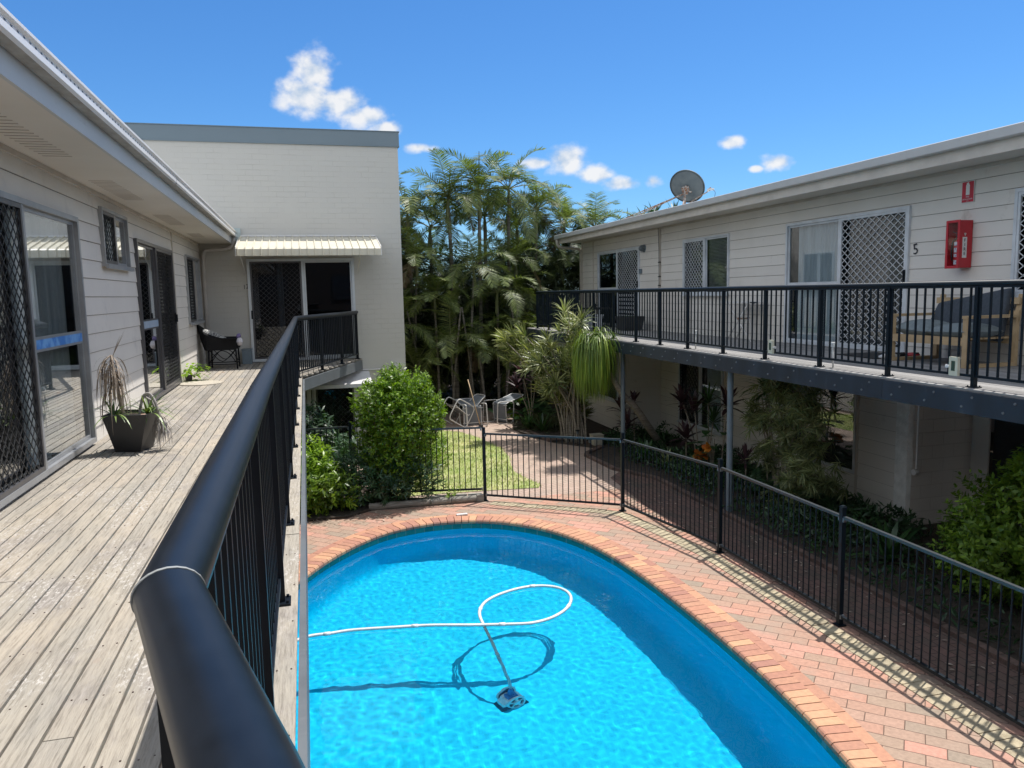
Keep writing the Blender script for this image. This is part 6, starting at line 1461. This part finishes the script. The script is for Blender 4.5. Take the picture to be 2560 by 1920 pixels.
# ground cover in the right bed
mb = MB(); buf = []
for i in range(9500):
    y = rnd.uniform(8.6,17.2); x = 6.42+rnd.uniform(0,1)**.8*2.0
    if not (6.42 < x < 8.45) or (y > 15.3 and x < 6.6): continue
    h = .10+.20*max(0,noise.noise(Vector((x*1.3,y*.9,2)))+.4)
    if noise.noise(Vector((x*.8,y*.7,7))) < -.28: continue
    d = (rv()*.8+Vector((0,0,.6))).normalized(); strapN(buf, Vector((x,y,rnd.uniform(.02,h*1.4))), d, d.cross(rv()).normalized(), rnd.uniform(.06,.16), rnd.uniform(.02,.045), 2.5, 2, .45)
for i in range(900):
    x, y = rnd.uniform(6.4,8.3), rnd.uniform(5,9.0); d = (rv()*.8+Vector((0,0,.5))).normalized(); strapN(buf, Vector((x,y,rnd.uniform(.02,.12))), d, d.cross(rv()).normalized(), rnd.uniform(.06,.2), .03, 2.5, 2, .45)
flush(mb, buf, 2); tag(mb.build('ground_cover', M['low']), kind='stuff')
mb = MB(); buf = []
for (x,y,z) in ((7.5,10.85,.1),(7.35,10.2,.05),(7.6,9.8,.05),(7.2,11.2,.05)):
    for i in range(9):
        a = rnd.uniform(0,6.28); el = rnd.uniform(.6,1.3); b_, p_ = frond_arrays(.62,el,18,.12,.022,1.6,.1,i*7+int(y*10)); c, s_ = math.cos(a), math.sin(a)
        for q in b_: buf.append((q[0]*c-q[1]*s_+x, q[0]*s_+q[1]*c+y, q[2]+z))
flush(mb, buf, 2); solo(mb, 'fern', M['low'], 'dark fern fronds at the foot of the variegated shrub', 'fern', origin=(7.5,10.5,0))
# leaf litter on the path and paving
mb = MB(); vs = []
for i in range(700):
    if i < 330: x, y = rnd.uniform(2.5,6.2), rnd.uniform(19.8,22.5)
    elif i < 520: x, y = rnd.uniform(-.6,1.2), rnd.uniform(12.1,12.7)
    else: x, y = rnd.uniform(5.4,6.4), rnd.uniform(5,16)
    a = rnd.uniform(0,6.28); l = rnd.uniform(.015,.05); w_ = rnd.uniform(.005,.014); c, s_ = math.cos(a), math.sin(a); z = rnd.uniform(.004,.014)
    vs += [(x-c*l,y-s_*l,z),(x-s_*w_,y+c*w_,z+.004),(x+c*l,y+s_*l,z),(x+s_*w_,y-c*w_,z+.003)]
mb.addq(np.array(vs), np.arange(len(vs)).reshape(-1,4)); tag(mb.build('leaf_litter', M['dry']), kind='stuff')
# path lights, planter
for (x,y,h,lab) in ((6.02,16.75,.38,'black garden path light beside the pale planter'),(5.95,15.75,.36,'black garden path light nearer the fence')):
    t = thing('path_light', lab, 'garden light', (x,y,0)); mb = MB(); mb.tube([(x,y,.0),(x,y,h-.1)], .008, 8); mb.build('stake', M['black'], t)
    mb = MB(); mb.lathe([(.02,h-.1),(.032,h-.09),(.032,h-.03)], (x,y,0), 12); mb.build('lens', M['dish'], t); mb = MB(); mb.lathe([(.055,h-.03),(.05,h-.012),(.02,h),(.0001,h+.004)], (x,y,0), 14); mb.build('cap', M['black'], t)
mb = MB(); x, y = 6.42, 16.55; vs = [(x+sx*w_,y+sy*w_,z) for z, w_ in ((.033,.10),(.26,.13),(.28,.14),(.28,.12),(.2,.115)) for sx,sy in ((-1,-1),(1,-1),(1,1),(-1,1))]
mb.add(vs, [(3,2,1,0)]+[(r*4+i,r*4+(i+1)%4,(r+1)*4+(i+1)%4,(r+1)*4+i) for r in range(4) for i in range(4)]+[(16,17,18,19)]); solo(mb, 'planter_box', mk('cream_planter',(.45,.42,.34),rough=.7), 'small cream square planter standing in the shaded bed', 'planter', origin=(x,y,0))

# ================================================================== TIPPED SLING CHAIRS
def sling_chair(label, Mt):
    r = thing('sling_chair', label, 'chair', Mt.translation, 'white tube sling chairs standing on the far path')
    X = lambda *p: tuple(Mt @ Vector(p))
    for s_ in (-1,1):
        mb = MB(); y = .29*s_
        mb.tube(catmull([X(-.26,y,.015),X(-.20,y,.02),X(.20,y,.02),X(.27,y,.05),X(.30,y,.14),X(.30,y,.50),X(.27,y,.60),X(.18,y,.635),X(-.18,y,.64),X(-.27,y,.61),X(-.31,y,.52),X(-.31,y,.12),X(-.28,y,.03)],3), .0155, 8); mb.build('side_frame', M['tubew'], r, smooth=True)
    mb = MB(); sp_ = [(.27,.44),(.22,.42),(-.18,.37),(-.27,.44),(-.42,.95),(-.46,1.05)]
    for s_ in (-1,1): mb.tube(catmull([X(x,.25*s_,z) for x,z in sp_],4,False), .013, 8)
    mb.tube(catmull([X(-.44,-.25,1.02),X(-.47,-.20,1.09),X(-.475,0,1.10),X(-.47,.20,1.09),X(-.44,.25,1.02)],4,False), .013, 8)
    for (x,z) in ((.2,.40),(-.2,.37)): mb.tube([X(x,-.29,z),X(x,.29,z)], .012, 8)
    mb.build('seat_frame', M['tubew'], r, smooth=True)
    mb = MB(); P_ = catmull([(x,0,z-.004) for x,z in sp_]+[(-.47,0,1.085)],4,False); vs = []
    for p in P_:
        for y in (-.243,0,.243): vs.append(X(p.x,y,p.z-(.018 if y == 0 else 0)))
    n = len(P_); mb.add(vs, [(i*3+j,(i+1)*3+j,(i+1)*3+j+1,i*3+j+1) for i in range(n-1) for j in range(2)]); mb.build('sling', M['sling'], r, smooth=True)
T = Matrix.Translation; Rz = lambda a: Matrix.Rotation(R(a),4,'Z'); Ry = lambda a: Matrix.Rotation(R(a),4,'Y'); Rx = lambda a: Matrix.Rotation(R(a),4,'X')
sling_chair('middle white tube sling chair with its grey back facing the pool', T((4.34,20.15,.31)) @ Rz(97) @ Ry(98) @ T((0,0,-.1)))
sling_chair('right white tube sling chair lying on its side with a looped frame in the air', T((4.88,20.5,.31)) @ Rz(30) @ Ry(94) @ T((0,0,-.1)))
sling_chair('left white tube sling chair leaning over beside the round shrub', T((3.72,20.5,.10)) @ Rz(200) @ Ry(-32))
bm_ = thing('broom', 'long wooden handled broom leaning on the middle white chair', 'broom', (4.4,20.1,0))
mb = MB(); mb.tube([(4.42,20.0,.05),(4.18,20.35,1.28)], .012, 8); mb.build('handle', M['pine'], bm_, smooth=True); mb = MB(); mb.box(4.37,4.49,19.97,20.02,.0,.07); mb.build('head', M['ink'], bm_)

# ================================================================== BEHIND THE CAMERA (seen only in the panes)
bb = thing('rear_building', 'pale block closing the court behind the viewpoint', 'building', (4,-8,0))
mb = MB(); mb.box(-7,12,-14,-8,-.2,6.5); mb.build('wall', mk('brown_brick',(.10,.085,.075),rough=.9), bb)
for (x,z) in ((-3,3.4),(1.5,3.4),(6,3.4),(1.5,.7),(6,.7)):
    mb = MB(); mb.box(x,x+2.2,-7.99,-7.96,z,z+1.3); mb.build('window', M['alu_d'], bb)
for o in [o for o in COL.objects if '_org' in o]: del o['_org']
